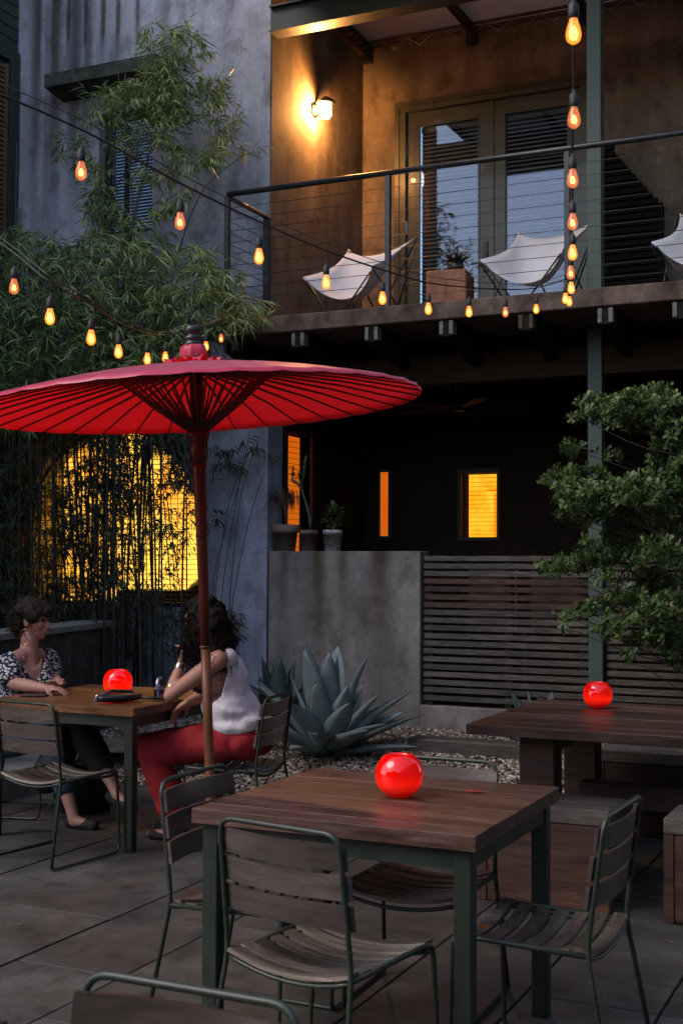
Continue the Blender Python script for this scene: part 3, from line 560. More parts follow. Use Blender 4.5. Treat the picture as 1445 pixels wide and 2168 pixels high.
# ceiling fan on the porch
cf = thing('ceiling_fan', 'dark ceiling fan hanging in the shade of the porch', 'ceiling fan', (-3.94, 10.9, 3.27))
obj('rod', MB().tube([(0, 0, 0), (0, 0, -.22)], .014, 8).lathe([(0, 0), (.06, 0), (.05, -.04), (0, -.045)], 16), M_black, cf)
obj('motor', MB().lathe([(0, -.20), (.04, -.22), (.10, -.28), (.12, -.33), (.10, -.37), (0, -.385)], 20), M_black, cf)
for k in range(5):
    a = k*2*pi/5+.3; obj('blade', MB().prism([(.12, -.03), (.30, -.06), (.68, -.065), (.71, 0), (.68, .065), (.30, .06), (.12, .03)], 'z', -.352, -.344), M_rib, cf, rot=(radians(6), 0, a))

# low concrete wall with pots
lw = tag(obj('low_wall', MB().box(CU+.025, -3.912, FV-.012, FV+.20, -.05, 1.613, bev=.006), M_lowwall), 'grey streaked concrete garden wall carrying three plant pots', 'wall')
# fence
fence = thing('slatted_fence', 'weathered horizontal timber slat fence right of the grey concrete wall', 'fence', (-2.4, FV, .1))
obj('kerb', MB().box(-3.905, .6, FV-.03, FV+.12, -.05, .335, bev=.006), M_lowwall, fence, world=True)
for a, b in ((-3.885, -2.492), (-2.36, -1.05), (-1.045, .45)):
    for k in range(19):
        z = 1.575-.042-k*.0642+random.uniform(-.002, .002); y = FV+random.uniform(-.003, .003)
        obj('slat', MB().box(a+random.uniform(0, .008), b-random.uniform(0, .008), y, y+.022, z, z+.042, bev=.002), M_fence_b if k in (3, 4, 5, 6) and a < -3 else M_fence, fence, world=True)
for u in (-3.84, -3.16, -2.55, -2.30, -1.045, .3): obj('post', MB().box(u-.03, u+.03, FV+.026, FV+.09, .336, 1.56), M_rib, fence, world=True)
# cupboard and stair stringer seen through the slats
cb = thing('porch_cupboard', 'reddish timber panels glimpsed through the slat fence', 'cupboard', (-3.1, 10.6, .16))
for a, b in ((-3.68, -3.24), (-3.12, -2.3)): obj('panel', MB().box(a, b, 10.5, 10.55, .95, 1.46), M_fence_b, cb, world=True)
for u in (-3.7, -3.2, -2.3): obj('leg', MB().box(u, u+.05, 10.5, 10.56, .16, .949), M_rib, cb, world=True)

# neighbouring green sided building at the far left edge
nb = thing('green_clapboard_house', 'dark green clapboard house at the far left edge, brown louvred shutter in its wall', 'house', (LU-.6, 8.4, 0))
obj('wall', MB().box(LU-2.5, LU-.03, 2.4, FV-.02, 0, 9.5), M_siding, nb, world=True)
z = 6.55
while z < 9.4:
    obj('siding_board', MB().prism([(LU-.03, z), (LU-.006, z-.002), (LU-.018, z+.125), (LU-.03, z+.125)], 'y', 6.9, FV-.02), M_siding, nb, world=True); z += .118
obj('window_trim', MB().box(LU-.03, LU+.02, 9.80, FV-.025, 3.2, 6.43).box(LU-.03, LU+.02, 8.3, FV-.025, 6.431, 6.545), M_siding, nb, world=True)
sh = obj('shutter', MB().box(LU-.028, LU+.012, 9.74, 9.78, 4.6, 6.38).box(LU-.028, LU+.012, 9.0, 9.04, 4.6, 6.38), M_louvre, nb, world=True)
for k in range(36): obj('louvre', MB().box(LU-.026, LU+.006, 9.04, 9.74, 4.65+k*.048, 4.66+k*.048+.02), M_louvre, sh, world=True)
obj('drain_pipe', MB().tube([(LU+.05, 9.90, .5), (LU+.045, 9.905, 5.0)], .012, 8).tube([(LU+.10, 9.80, .5), (LU+.09, 9.82, 5.6)], .006, 6), M_greenpale, nb, world=True)

# unseen houses round the courtyard, added to block low sky and deepen the recesses
ob = thing('opposite_sky_block', 'unseen dark gabled house across the courtyard, added to block low sky', 'house', (0, -9, 0))
obj('wall', MB().prism([(-14, 0), (14, 0), (14, 4.6), (3, 4.6), (-2.0, 6.2), (-7, 4.6), (-14, 4.6)], 'y', -12, -9), M_dark, ob, world=True)
for x in (-9, -5, -1, 5, 9): obj('window', MB().box(x, x+1, -9, -8.96, 2.2, 3.8), M_black, ob, world=True)
sg = thing('side_sky_block', 'dark side wall on the right, added out of view to block low sky', 'house', (6, 0, 0))
obj('wall', MB().box(4.5, 7, -9, 12, 0, 6.5), M_siding, sg, world=True)

# raised concrete planter wall behind the left table, kerb block by the patio edge
pw = thing('planter_wall', 'low dark concrete planter wall with a pale cap behind the seated pair', 'wall', (-6.3, 8.4, 0))
Mx = Matrix.Translation((-5.98, 7.3, 0)) @ Matrix.Rotation(radians(13.6), 4, 'Z')
obj('wall', MB().box(-.30, -.02, -1.0, 2.1, -.05, .955, Mx), M_lintel, pw, world=True); obj('cap', MB().box(-.36, 0, -1.0, 2.1, .956, 1.0, Mx), M_shelf, pw, world=True)
kb = tag(obj('kerb_block', MB().box(-6.1, -5.33, 5.2, 7.2, -.02, .17, bev=.01), M_lowwall), 'low concrete kerb at the lower left edge of the patio', 'kerb')

# ================================================================== TABLES
def square_table(loc, w, d, mats, label, group=None, planks=9):
    t = thing('dining_table', label, 'table', loc, 0, group); T = .75; th = .045
    pw_ = d/planks
    for k in range(planks):
        y0 = -d/2+k*pw_; dz = random.uniform(-.0012, .0012)
        obj('plank', MB().box(-w/2+.001, w/2-.001, y0+.0003, y0+pw_-.0003, T-th, T+dz*.6, bev=.0012), mats[0], t)
    obj('apron', MB().box(-w/2+.035, w/2-.035, -d/2+.03, -d/2+.036, T-th-.06, T-th-.001).box(-w/2+.035, w/2-.035, d/2-.036, d/2-.03, T-th-.06, T-th-.001).box(-w/2+.03, -w/2+.036, -d/2+.037, d/2-.037, T-th-.06, T-th-.001).box(w/2-.036, w/2-.03, -d/2+.037, d/2-.037, T-th-.06, T-th-.001), M_green, t)
    for sx in (-1, 1):
        for sy in (-1, 1):
            x = sx*(w/2-.05); y = sy*(d/2-.055)
            lg = obj('leg', MB().box(x-.026, x+.026, y-.026, y+.026, .006, T-th-.002, bev=.003), M_green, t)
            obj('foot_pad', MB().box(x-.027, x+.027, y-.027, y+.027, .0, .006), M_rubber, lg)
    return t
t1 = square_table((-1.624, 3.82, 0), .918, .865, (M_table,), 'dark plank dining table with green steel legs in the foreground, a red globe on it', 'square plank dining tables')
t2 = square_table((-4.265, 6.055, 0), .985, .99, (M_table2,), 'plank dining table coloured as if lit orange, where the two women sit', 'square plank dining tables')
t4 = square_table((-1.93, 1.30, 0), .95, .95, (M_table,), 'corner of a dark plank table cut off by the bottom left edge of the picture', 'square plank dining tables')
t4.rotation_euler = (0, 0, radians(-9))
# long timber table on trestle legs
lt = thing('long_table', 'long reddish timber table with heavy post legs beside the leafy shrub', 'table', (-.93, 6.38, 0))
for k in range(7):
    y0 = -.63+k*.18; obj('plank', MB().box(-1.10, 1.35, y0+.003, y0+.177, .70, .75+random.uniform(-.0015, .0015), bev=.003), M_table, lt)
for x in (-.80, .75):
    for y in (-.40, .40): obj('leg', MB().box(x-.085, x+.085, y-.07, y+.07, 0, .698, bev=.006), M_block, lt)
    obj('bearer', MB().box(x-.06, x+.06, -.328, .328, .60, .698, bev=.005), M_block, lt)
obj('rail', MB().box(-.71, .66, -.05, .05, .30, .42, bev=.005), M_block, lt)
# solid timber block benches
def block_bench(loc, L, D, Hh, label, cat='bench', n=2):
    t = thing('block_bench', label, cat, loc, 0, 'solid timber block benches')
    for k in range(n):
        a = -D/2+k*D/n; obj('seat_board', MB().box(-L/2, L/2, a+.001, a+D/n-.001, Hh-.07, Hh+random.uniform(-.001, .001), bev=.006), M_greywood, t)
    obj('front_beam', MB().box(-L/2+.045, L/2, -D/2+.004, -D/2+.09, 0, Hh-.071, bev=.008), M_block, t)
    obj('back_beam', MB().box(-L/2+.045, L/2, D/2-.09, D/2-.004, 0, Hh-.071, bev=.008), M_block, t)
    obj('end_post', MB().box(-L/2, -L/2+.044, -D/2+.004, D/2-.004, 0, Hh-.071, bev=.004), M_block, t)
    return t
block_bench((-1.59, 5.68, 0), .60, .34, .44, 'grey topped block bench of reddish timber just behind the foreground table')
block_bench((-.72, 5.66, 0), .68, .34, .44, 'block bench of reddish timber cut off by the right edge of the picture')
block_bench((-1.0, 7.32, 0.0), 1.5, .34, .47, 'long dark block bench on the far side of the long timber table')
# timber sleeper on the gravel, slatted boards on the gravel left
tag(obj('timber_sleeper', MB().box(-3.62, -2.55, 8.95, 9.17, .07, .20, bev=.012), M_greywood, rot=(0, 0, 0)), 'old grey timber sleeper lying on the gravel behind the foreground table', 'sleeper')
bw = thing('board_step', 'low step of weathered boards on the gravel between the seated women and the wall', 'step', (-5.25, 7.95, .02), radians(4))
for k in range(6): obj('board', MB().box(-.42, .42, -.33+k*.11, -.235+k*.11, .13, .155, bev=.003), M_greywood, bw)
for x in (-.35, .33): obj('bearer', MB().box(x-.03, x+.03, -.33, .32, .0, .129), M_greywood, bw)

# ================================================================== CHAIRS
def make_chair():
    t = thing('dining_chair', 'x', 'chair')
    r = .0078; W = .215
    # one back hoop tube that carries both rear legs
    hoop = rc([(-W-.02, -.265, .012), (-W+.004, -.185, .43), (-W+.012, -.235, .80), (W-.012, -.235, .80), (W-.004, -.185, .43), (W+.02, -.265, .012)], .05, 6)
    obj('back_hoop', MB().tube(hoop, r, 10), M_chairgreen, t)
    for s in (-1, 1):
        side = rc([(s*(W+.02), -.265, .009), (s*(W+.018), .215, .009), (s*(W-.006), .215, .425), (s*(W-.004), -.19, .415)], .045, 6)
        obj('side_frame', MB().tube(side, r, 10), M_chairgreen, t)
    def bow(y, z, sag, n=9, w=W): return [(x, y, z-sag*(1-(x/w)**2)) for x in np.linspace(-w, w, n)]
    obj('crossbar', MB().tube(bow(-.185, .412, .035), r*.9, 8), M_chairgreen, t)
    obj('crossbar', MB().tube(bow(.20, .405, .035), r*.9, 8), M_chairgreen, t)
    for s in (-1, 1): obj('seat_rail', MB().tube([(s*(W-.03), -.19, .420), (s*(W-.03), .0, .408), (s*(W-.03), .205, .418)], r*.7, 8), M_chairgreen, t)
    # dished seat slats
    K = 7
    for k in range(K):
        y0 = -.195+k*.0605; zc = .437-.012*(1-((k-3)/3.0)**2)
        V = []; F = []; n = 13
        for i, x in enumerate(np.linspace(-W+.006, W-.006, n)):
            z = zc-.034*(1-(x/W)**2)
            V += [(x, y0, z-.011), (x, y0+.047, z-.011), (x, y0+.045, z), (x, y0+.002, z)]
        for i in range(n-1): F += [tuple(i*4+q for q in p) for p in ((0, 1, 5, 4), (1, 2, 6, 5), (2, 3, 7, 6), (3, 0, 4, 7))]
        F += [(0, 3, 2, 1), tuple((n-1)*4+q for q in (0, 1, 2, 3))]
        obj('seat_slat', MB().add(V, F), M_slat, t)
    # curved back slats in front of the hoop
    for k in range(3):
        z0 = .545+k*.0795; V = []; F = []; n = 13; Wb = W+.004-.008*(k == 2)
        for x in np.linspace(-Wb, Wb, n):
            for (dz, dy) in ((0, 0), (.0675, 0), (.0675, .011), (0, .011)):
                z = z0+dz; y = -.185-(z-.43)*.135+.011-.030*(1-(x/W)**2)+dy; V.append((x, y, z))
        for i in range(n-1): F += [tuple(i*4+q for q in p) for p in ((0, 1, 5, 4), (1, 2, 6, 5), (2, 3, 7, 6), (3, 0, 4, 7))]
        F += [(0, 3, 2, 1), tuple((n-1)*4+q for q in (0, 1, 2, 3))]
        obj('back_slat', MB().add(V, F), M_slat_y, t)
    return t
ch0 = make_chair()
chairs = [((-1.56, 3.275), -11, 'foreground chair seen from behind, pushed in at the near side of the front table'),
          ((-2.03, 3.70), -91, 'chair at the left side of the front table, beside the umbrella base plate'),
          ((-1.62, 4.12), 181, 'chair on the far side of the front table, mostly hidden behind the red globe'),
          ((-1.07, 3.75), 88, 'chair at the right side of the front table, in front of the block bench'),
          ((-1.125, 1.59), 180, 'nearest chair, just its back hoop and top slat at the bottom edge of the picture'),
          ((-4.11, 5.38), -8, 'empty chair at the left table with its back to us, near the two women'),
          ((-3.42, 6.03), 97, 'chair under the woman in the white tank top'),
          ((-5.02, 6.22), -75, 'chair under the woman in the spotted blouse')]
for i, ((u, v), a, lab) in enumerate(chairs):
    c = ch0 if i == 0 else copy_tree(ch0); c.location = (u, v, .001); c.rotation_euler = (0, 0, radians(a)); tag(c, lab, 'chair', 'slatted chairs with green tube frames')

# ================================================================== THINGS ON THE TABLES
def globe(loc, r, label, lit=False):
    t = thing('globe_lantern', label, 'candle lantern', loc, 0, 'red glass globe lanterns'); h = r*.98
    h = r*.90; prof = [(0, .0), (r*.40, .0), (r*.52, .003)]+[(r*cos(a)**.85, h+r*.95*sin(a)) for a in np.linspace(-1.08, 1.05, 24)]; prof += [(r*.50, prof[-1][1]+.001), (r*.48, prof[-1][1]-.006)]
    obj('glass', MB().lathe(prof, 36), M_globe_l if lit else M_globe, t)
    obj('candle', MB().lathe([(0, .05), (.018, .05), (.018, .012), (0, .012)], 12, (0, 0, 0)), emis('candle_flame' , (1, .25, .02), 2) if lit else M_globe, t)
    return t
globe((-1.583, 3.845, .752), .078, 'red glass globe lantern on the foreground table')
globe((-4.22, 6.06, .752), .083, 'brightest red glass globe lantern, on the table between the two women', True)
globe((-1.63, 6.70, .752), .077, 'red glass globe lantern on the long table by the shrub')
rg = MB(); rg.add([(-.035, 0, .0015), (-.01, .012, .006), (.03, .01, .003), (.045, -.002, .0015), (.01, -.014, .004), (-.015, -.01, .002)], [(0, 1, 4, 5), (1, 2, 3, 4)])
tag(obj('fallen_petal', rg, simple('red_petal', (.20, .012, .01), (.3, .03, .02), rough=.5), loc=(-1.396, 4.03, .752)), 'small crumpled red petal lying on the foreground table', 'petal')
pu = thing('purse', 'small black leather purse with a strap on the table edge by the lit red globe', 'purse', (-3.99, 5.75, .752), radians(62))
pb = MB(); 
for j in range(15):
    a_ = j/14; w_ = .042*sin(pi*min(1, max(.02, a_)))**.45
    pb.v += [(-.13+.26*a_, w_*cos(q*2*pi/14)*1.25, .026+.024*sin(q*2*pi/14)*(.6+.5*sin(pi*a_))) for q in range(14)]
for j in range(14): 
    for q in range(14): pb.f.append((j*14+q, j*14+(q+1) % 14, (j+1)*14+(q+1) % 14, (j+1)*14+q)); pb.sm.append(True)
pb.f += [tuple(range(14))[::-1], tuple(14*14+q for q in range(14))]; pb.sm += [False, False]
obj('bag', pb, M_leather, pu); obj('flap', MB().tube([(-.11, .02, .045), (-.03, .03, .062), (.07, .025, .055), (.12, .01, .03)], [.006, .02, .018, .005], 8, flat=.5), M_leather, pu)
obj('strap', MB().tube([(.11, -.01, .02), (.17, -.05, .018), (.24, -.06, .012), (.30, -.12, .006), (.33, -.16, .003)], [.012, .02, .018, .012, .006], 8, flat=.45), M_leather, pu)
tag(obj('metal_lighter', MB().box(-.016, .016, -.012, .012, 0, .028, bev=.005).ball((0, 0, .03), (.012, .010, .010), 10, 6), M_silver, loc=(-4.115, 5.72, .752), rot=(0, 0, .6)), 'tiny shiny silver object beside the black purse', 'lighter')
ph = tag(obj('phone', MB().box(-.07, .07, -.036, .036, 0, .009, bev=.003), M_leather, loc=(-4.60, 5.80, .752), rot=(0, 0, .3)), 'black phone lying at the corner of the left table by the empty chair', 'phone')
gl = thing('drinking_glass', 'tall drinking glass half full of a milky drink beside the woman\'s elbow', 'glass', (-3.90, 6.0, .752))
obj('glass', MB().lathe([(0, 0), (.031, 0), (.035, .12), (.033, .12), (.029, .006), (0, .006)], 20), M_glass, gl)
obj('drink', MB().lathe([(0, .007), (.028, .007), (.031, .06), (0, .06)], 20), simple('milky_drink', (.5, .4, .33), (.62, .5, .43), rough=.4), gl)

# ================================================================== UMBRELLA
um = thing('parasol', 'big red oiled cloth parasol on a bamboo pole between the tables', 'parasol', (-2.90, 4.93, 0))
base = Vector((-2.90, 4.93, 0)); top = Vector((-2.905, 4.715, 2.51)); 
def UL(p): return Vector(p)-base
Rt = Matrix.Rotation(radians(-3.9), 4, Vector((-sin(YAW), cos(YAW), 0)))     # the canopy leans to the left
cen = Vector((-2.893, 4.72, 2.19))-base
TM = Matrix.Translation(cen) @ Rt @ Matrix.Diagonal((.968, .968, 1, 1))
NR, R0 = 36, 1.005
def cz(r): return .168*(1-(r/R0))**1.0+.026*sin(pi*(r/R0))
cn = MB(); rings = [0.02, .10, .22, .36, .52, .68, .84, .94, 1.0, R0]
V = []
for r in rings:
    for k in range(NR*4):
        a = 2*pi*k/(NR*4); f = (k % 4)/4; sag = -.0035*sin(pi*f)*(r/R0) if k % 4 else 0
        rr = r*(1-.005*sin(pi*f)) if r > .9 else r
        V.append(TM @ Vector((rr*cos(a), rr*sin(a), cz(r)+sag-(.012 if r == R0 else 0))))
N4 = NR*4; F = [(j*N4+k, j*N4+(k+1) % N4, (j+1)*N4+(k+1) % N4, (j+1)*N4+k) for j in range(len(rings)-1) for k in range(N4)]
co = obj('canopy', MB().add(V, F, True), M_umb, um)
for k in range(NR):
    a = 2*pi*k/NR; e = Vector((cos(a), sin(a), 0)); pz = Vector((0, 0, 1))
    P = [TM @ (e*r+pz*(cz(r)-.013)) for r in (.05, .36, .68, 1.0)]
    obj('rib', MB().tube(P, [.0065, .0065, .005, .004], 6), M_rib2, um)
    q = TM @ (e*.34+pz*(cz(.34)-.018)); h = TM @ (e*.045+pz*-.115)
    obj('strut', MB().tube([h, h.lerp(q, .5)+Vector((0, 0, -.006)), q], [.0065, .006, .0045], 6), M_rib2, um)
hub = TM @ Vector((0, 0, -.12))
pt = [UL((-2.872, 4.87, .02)), UL((-2.874, 4.83, .55)), UL((-2.879, 4.80, 1.10))]
pole_dir = lambda z: Vector((-2.872+.0, 4.87, 0)).lerp(Vector((-2.893, 4.72, 0)), z/2.2)
def PP(z): q = pole_dir(z); return Vector((q.x, q.y, z))-base
obj('lower_pole', MB().tube([PP(z) for z in (.012, .4, .8, 1.14)], [.0215, .0215, .021, .021], 14), M_bamboo, um)
obj('upper_pole', MB().tube([PP(z) for z in (1.14, 1.35, 1.6, 1.9, 1.94)], [.022, .023, .024, .029, .032], 14), M_bamboo_red, um)
for z_, rr in ((1.14, .0255), (1.62, .028), (.62, .0235)): obj('pole_node', MB().tube([PP(z_-.006), PP(z_), PP(z_+.006)], [rr-.002, rr, rr-.002], 14), M_bamboo_red if z_ > 1.15 else M_bamboo, um)
obj('runner', MB().tube([PP(1.93), PP(1.97), PP(2.0), PP(2.035), PP(2.04), PP(2.085)], [.032, .040, .039, .042, .047, .053], 24), M_bamboo_red, um)
obj('inner_post', MB().tube([PP(2.085), PP(2.36)], .030, 12), M_rib, um)
# gathered cloth, ruffle and black finial
def wob(a, j): return .05*sin(9*a)+.03*sin(14*a+1)
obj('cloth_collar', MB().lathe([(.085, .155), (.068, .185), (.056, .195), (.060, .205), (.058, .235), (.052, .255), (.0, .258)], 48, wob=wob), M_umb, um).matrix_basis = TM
V = []; F = []; n = 60
for k in range(n):
    a = 2*pi*k/n; am = .028*sin(7*a)+.014*sin(17*a+.7)
    for j, (r, z_) in enumerate(((.058, .198), (.085, .180+am*.4), (.122+am*.4, .168+abs(am)*.9))): V.append((r*cos(a), r*sin(a), z_))
for k in range(n):
    for j in range(2): F.append((k*3+j, ((k+1) % n)*3+j, ((k+1) % n)*3+j+1, k*3+j+1))
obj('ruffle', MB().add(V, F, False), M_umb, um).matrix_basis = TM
obj('tie', MB().lathe([(.058, .203), (.063, .206), (.058, .209)], 32), M_clay, um).matrix_basis = TM
obj('finial', MB().lathe([(0, .254), (.044, .254), (.046, .264), (.038, .270), (.038, .278), (.043, .282), (.043, .292), (.030, .297), (.030, .305), (.036, .310), (.038, .325), (.035, .337), (.022, .343), (0, .344)], 24), M_black, um).matrix_basis = TM
bp = obj('base_plate', MB().box(-.17, .165, -.165, .165, 0.003, .022, bev=.003), M_steelplate, um, loc=(-.02, .06, 0), rot=(0, 0, radians(3)))
obj('pole_socket', MB().tube([PP(.022), PP(.34)], .026, 14), M_steelplate, um)
obj('bolt', MB().lathe([(.012, 0), (.012, .01), (0, .011)], 6, (.10, .11, .0225)), M_silver, bp)

# ================================================================== BALCONY RAILING
rl = thing('balcony_railing', 'black steel railing with thin horizontal cables along the balcony edge', 'railing', (-3.5, SE+.03, ST))
Y = SE+.025; HZ = 4.605
obj('handrail', MB().tube([(CU+.005, Y, HZ), (.9, Y, HZ)], .024, 12), M_black, rl, world=True)
obj('side_rail', MB().tube([(CU+.005, Y+.02, HZ-.02), (CU+.005, FV-.02, HZ-.02)], .02, 10), M_black, rl, world=True)
for u in (CU+.0, -3.905, -2.458, -1.01, .44):
    obj('post', MB().box(u-.021, u+.021, Y-.012, Y+.03, ST-.04, HZ-.02, bev=.003), M_black, rl, world=True)
obj('post', MB().box(CU-.02, CU+.035, FV-.08, FV-.03, ST, HZ-.025, bev=.003), M_black, rl, world=True)
for k in range(10):
    z = ST+.075+k*.0975
    obj('cable', MB().tube([(CU, Y+.006, z), (.9, Y+.006, z)], .0028, 6), M_black, rl, world=True)
    if k: obj('side_cable', MB().tube([(CU, Y, z), (CU, FV-.04, z)], .0028, 6), M_black, rl, world=True)

# ================================================================== BUTTERFLY CHAIRS
def butterfly(loc, rz, label):
    t = thing('butterfly_chair', label, 'chair', loc, radians(rz), 'white canvas butterfly chairs on the balcony')
    # sling: bilinear patch with sagging edges; front low tips at +y
    BL, BR, FL, FR = Vector((-.37, -.30, .82)), Vector((.37, -.30, .82)), Vector((-.37, .36, .44)), Vector((.37, .36, .44))
    n = 22; V = []; F = []
    for j in range(n+1):
        for i in range(n+1):
            s = i/n; q = j/n; p = (BL*(1-s)+BR*s)*(1-q)+(FL*(1-s)+FR*s)*q
            side = abs(2*s-1); arc = 1-side**2.2; qq = sin(pi*q)
            p.x *= 1-.20*qq**.8
            p.y += .10*arc*(1-q)**2-.13*arc*q**2
            p.z -= .13*arc*(1-q)**1.6+.21*arc*q**1.6+(.05+.19*arc)*qq**1.1
            V.append(p)
    for j in range(n):
        for i in range(n): F.append((j*(n+1)+i, j*(n+1)+i+1, (j+1)*(n+1)+i+1, (j+1)*(n+1)+i))
    o = obj('sling', MB().add(V, F, True), M_canvas, t); md = o.modifiers.new('s', 'SOLIDIFY'); md.thickness = .005
    rod = lambda *q: obj('rod', MB().tube(list(q), .0075, 6), M_black, t)
    for k, T_, Fr in ((-1, BL, FL), (1, BR, FR)):
        rod(T_+Vector((0, 0, -.02)), Vector((k*.34, .26, .012))); rod(Fr+Vector((0, 0, -.02)), Vector((k*.34, -.28, .012)))
        rod(Vector((k*.335, .335, .40)), Vector((k*.02, .37, .012))); rod(Vector((k*.34, -.31, .70)), Vector((k*.02, -.40, .012)))
    rod(Vector((-.34, .26, .012)), Vector((0, .37, .012)), Vector((.34, .26, .012))); rod(Vector((-.34, -.28, .012)), Vector((0, -.40, .012)), Vector((.34, -.28, .012)))
    return t
butterfly((-4.49, 10.02, ST), 168, 'white butterfly chair at the left end of the balcony')
butterfly((-2.90, 10.05, ST), 170, 'white butterfly chair in front of the right-hand balcony door')
butterfly((-1.53, 10.05, ST), 172, 'white butterfly chair on the balcony cut off by the right edge of the picture')
cu = thing('wooden_side_table', 'reddish wooden block table between the balcony chairs', 'side table', (-3.66, 9.98, ST), radians(8))
obj('block', MB().box(-.17, .17, -.17, .17, 0, .40, bev=.012), M_cube, cu)
obj('pot', MB().lathe([(0, 0), (.05, 0), (.07, .05), (.062, .09), (.05, .09), (0, .08)], 16, (0, 0, 0)), M_black, cu) if False else None
bpn = thing('potted_plant', 'little dark pot with a spiky plant on the wooden balcony block', 'plant', (-3.60, 9.95, ST+.401))
obj('pot', MB().lathe([(0, 0), (.055, 0), (.07, .04), (.06, .08), (.052, .08), (0, .07)], 16), M_black, bpn)
pl_, ax_ = [], []
for k in range(60): a = random.uniform(0, 6.28); pl_.append((random.uniform(-.02, .02), random.uniform(-.02, .02), .07)); ax_.append((cos(a), sin(a), random.uniform(.2, 1.6)))
obj('leaves', leaf_mesh('leaves', pl_, ax_, [(0, 0, 1)]*60, np.random.uniform(.08, .2, 60), np.random.uniform(.012, .022, 60)), M_succ, bpn)

# ================================================================== PEOPLE
class Blob:
    def __init__(s): s.m = MB()
    def cap(s, a, ra, b, rb, n=14):
        a, b = Vector(a), Vector(b); d = (b-a).normalized(); L = (b-a).length; pts = []; rs = []
        for t in np.linspace(-pi/2, 0, 5)[:-1]: pts.append(a+d*ra*sin(t)); rs.append(max(1e-4, ra*cos(t)))
        for t in (0, .33, .66, 1): pts.append(a+d*L*t); rs.append(ra+(rb-ra)*t)
        for t in np.linspace(0, pi/2, 5)[1:]: pts.append(b+d*rb*sin(t)); rs.append(max(1e-4, rb*cos(t)))
        s.m.tube(pts, rs, n); return s
    def chain(s, P):
        for (a, ra), (b, rb) in zip(P, P[1:]): s.cap(a, ra, b, rb)
        return s
    def ell(s, c, r, R=None): s.m.ball(c, r, 20, 14, R); return s
    def bake(s, name, voxel, smooth=8, factor=.5):
        me = s.m.mesh(name); o = bpy.data.objects.new(name, me); COL.objects.link(o)
        a = o.modifiers.new('r', 'REMESH'); a.mode = 'VOXEL'; a.voxel_size = voxel; a.use_smooth_shade = True
        c = o.modifiers.new('c', 'SMOOTH'); c.iterations = smooth; c.factor = factor
        dg = bpy.context.evaluated_depsgraph_get(); out = bpy.data.meshes.new_from_object(o.evaluated_get(dg)); bpy.data.objects.remove(o); bpy.data.meshes.remove(me)
        out.name = name; return out
def cut(me, fn):
    bm = bmesh.new(); bm.from_mesh(me); bmesh.ops.delete(bm, geom=[f for f in bm.faces if fn(f.calc_center_median())], context='FACES'); bm.to_mesh(me); bm.free(); return me
def head(B, c, fwd, upv, s=1.0):
    f = Vector(fwd).normalized(); u = Vector(upv); u = (u-f*u.dot(f)).normalized(); r = f.cross(u); R = Matrix((r, f, u)).transposed()
    Q = lambda x, y, z: Vector(c)+R @ Vector((x*s, y*s, z*s)); E = lambda p, q: B.ell(Q(*p), [k*s for k in q], R)
    E((0, -.012, .025), (.074, .094, .088)); E((0, .018, -.02), (.062, .070, .082)); E((0, .035, -.072), (.046, .046, .034)); E((0, .066, -.090), (.022, .020, .018))
    E((0, .078, .028), (.050, .016, .012)); B.cap(Q(0, .086, .012), .008*s, Q(0, .105, -.028), .0125*s); E((.011, .096, -.031), (.009, .010, .008)); E((-.011, .096, -.031), (.009, .010, .008))
    E((.036, .066, -.018), (.022, .018, .02)); E((-.036, .066, -.018), (.022, .018, .02))
    E((0, .088, -.052), (.024, .011, .0065)); E((0, .086, -.064), (.021, .011, .007))
    for k in (-1, 1): E((k*.074, -.004, -.012), (.011, .020, .031))
    return Q, R
def hand(B, w, d, side, s=1.0, curl=.6, thumb=1):
    """palm from wrist w along d; side = direction across the knuckles; five fingers"""
    d = Vector(d).normalized(); sd_ = Vector(side); sd_ = (sd_-d*sd_.dot(d)).normalized(); nn = d.cross(sd_)
    B.cap(w, .024*s, w+d*.045*s, .024*s); 
    for k in (-1, -.33, .33, 1): B.cap(w+d*.02*s+sd_*k*.018*s, .014*s, w+d*.078*s+sd_*k*.030*s, .0115*s)
    for i, (k, L) in enumerate(((-1, .062), (-.33, .074), (.33, .078), (1, .070))):
        p = w+d*.08*s+sd_*k*.030*s; dd = d.copy(); r = .0100
        for j in range(3):
            dd = (dd*cos(curl)+nn*sin(curl)).normalized(); q = p+dd*L*s*(.46, .30, .24)[j]; B.cap(p, r*s, q, (r-.0010)*s, 10); p = q; r -= .0009
    p = w+d*.02*s+sd_*thumb*.024*s; q = p+(d*.5+sd_*thumb*.7+nn*.5).normalized()*.035*s; B.cap(p, .015*s, q, .0115*s); B.cap(q, .0115*s, q+(d*.8+nn*.6).normalized()*.032*s, .0095*s)

# ---- woman in the white tank top
wr = thing('person', 'woman in white tank top and red trousers, dark curly hair, chin resting on her hand', 'person', (-3.50, 6.03, 0), 0, 'women talking at the left table')
D = 6.95
pel, wai, che, nb_ = PD(503, 1556, D), PD(487, 1498, D-.02), PD(470, 1432, D-.03), PD(452, 1378, D-.02)
hc = PD(427, 1312, D-.03); AX = Vector((0, 1, 0)); FW = Vector((-1, 0, 0))
B = Blob()
B.ell(pel, (.13, .165, .11)).cap(pel, .115, wai, .105).ell(wai, (.10, .135, .10)).cap(wai, .10, che, .105).ell(che, (.105, .150, .13)).ell(che+Vector((-.085, -.07, -.01)), (.055, .06, .06)).ell(che+Vector((-.085, .07, -.01)), (.055, .06, .06))
B.cap(che+Vector((0, 0, .08)), .07, nb_, .055).cap(nb_, .050, hc+Vector((.02, 0, -.04)), .048)
shn, shf = PD(462, 1397, D-.19), PD(456, 1397, D+.17); B.cap(shn, .055, nb_, .045).cap(shf, .055, nb_, .045)
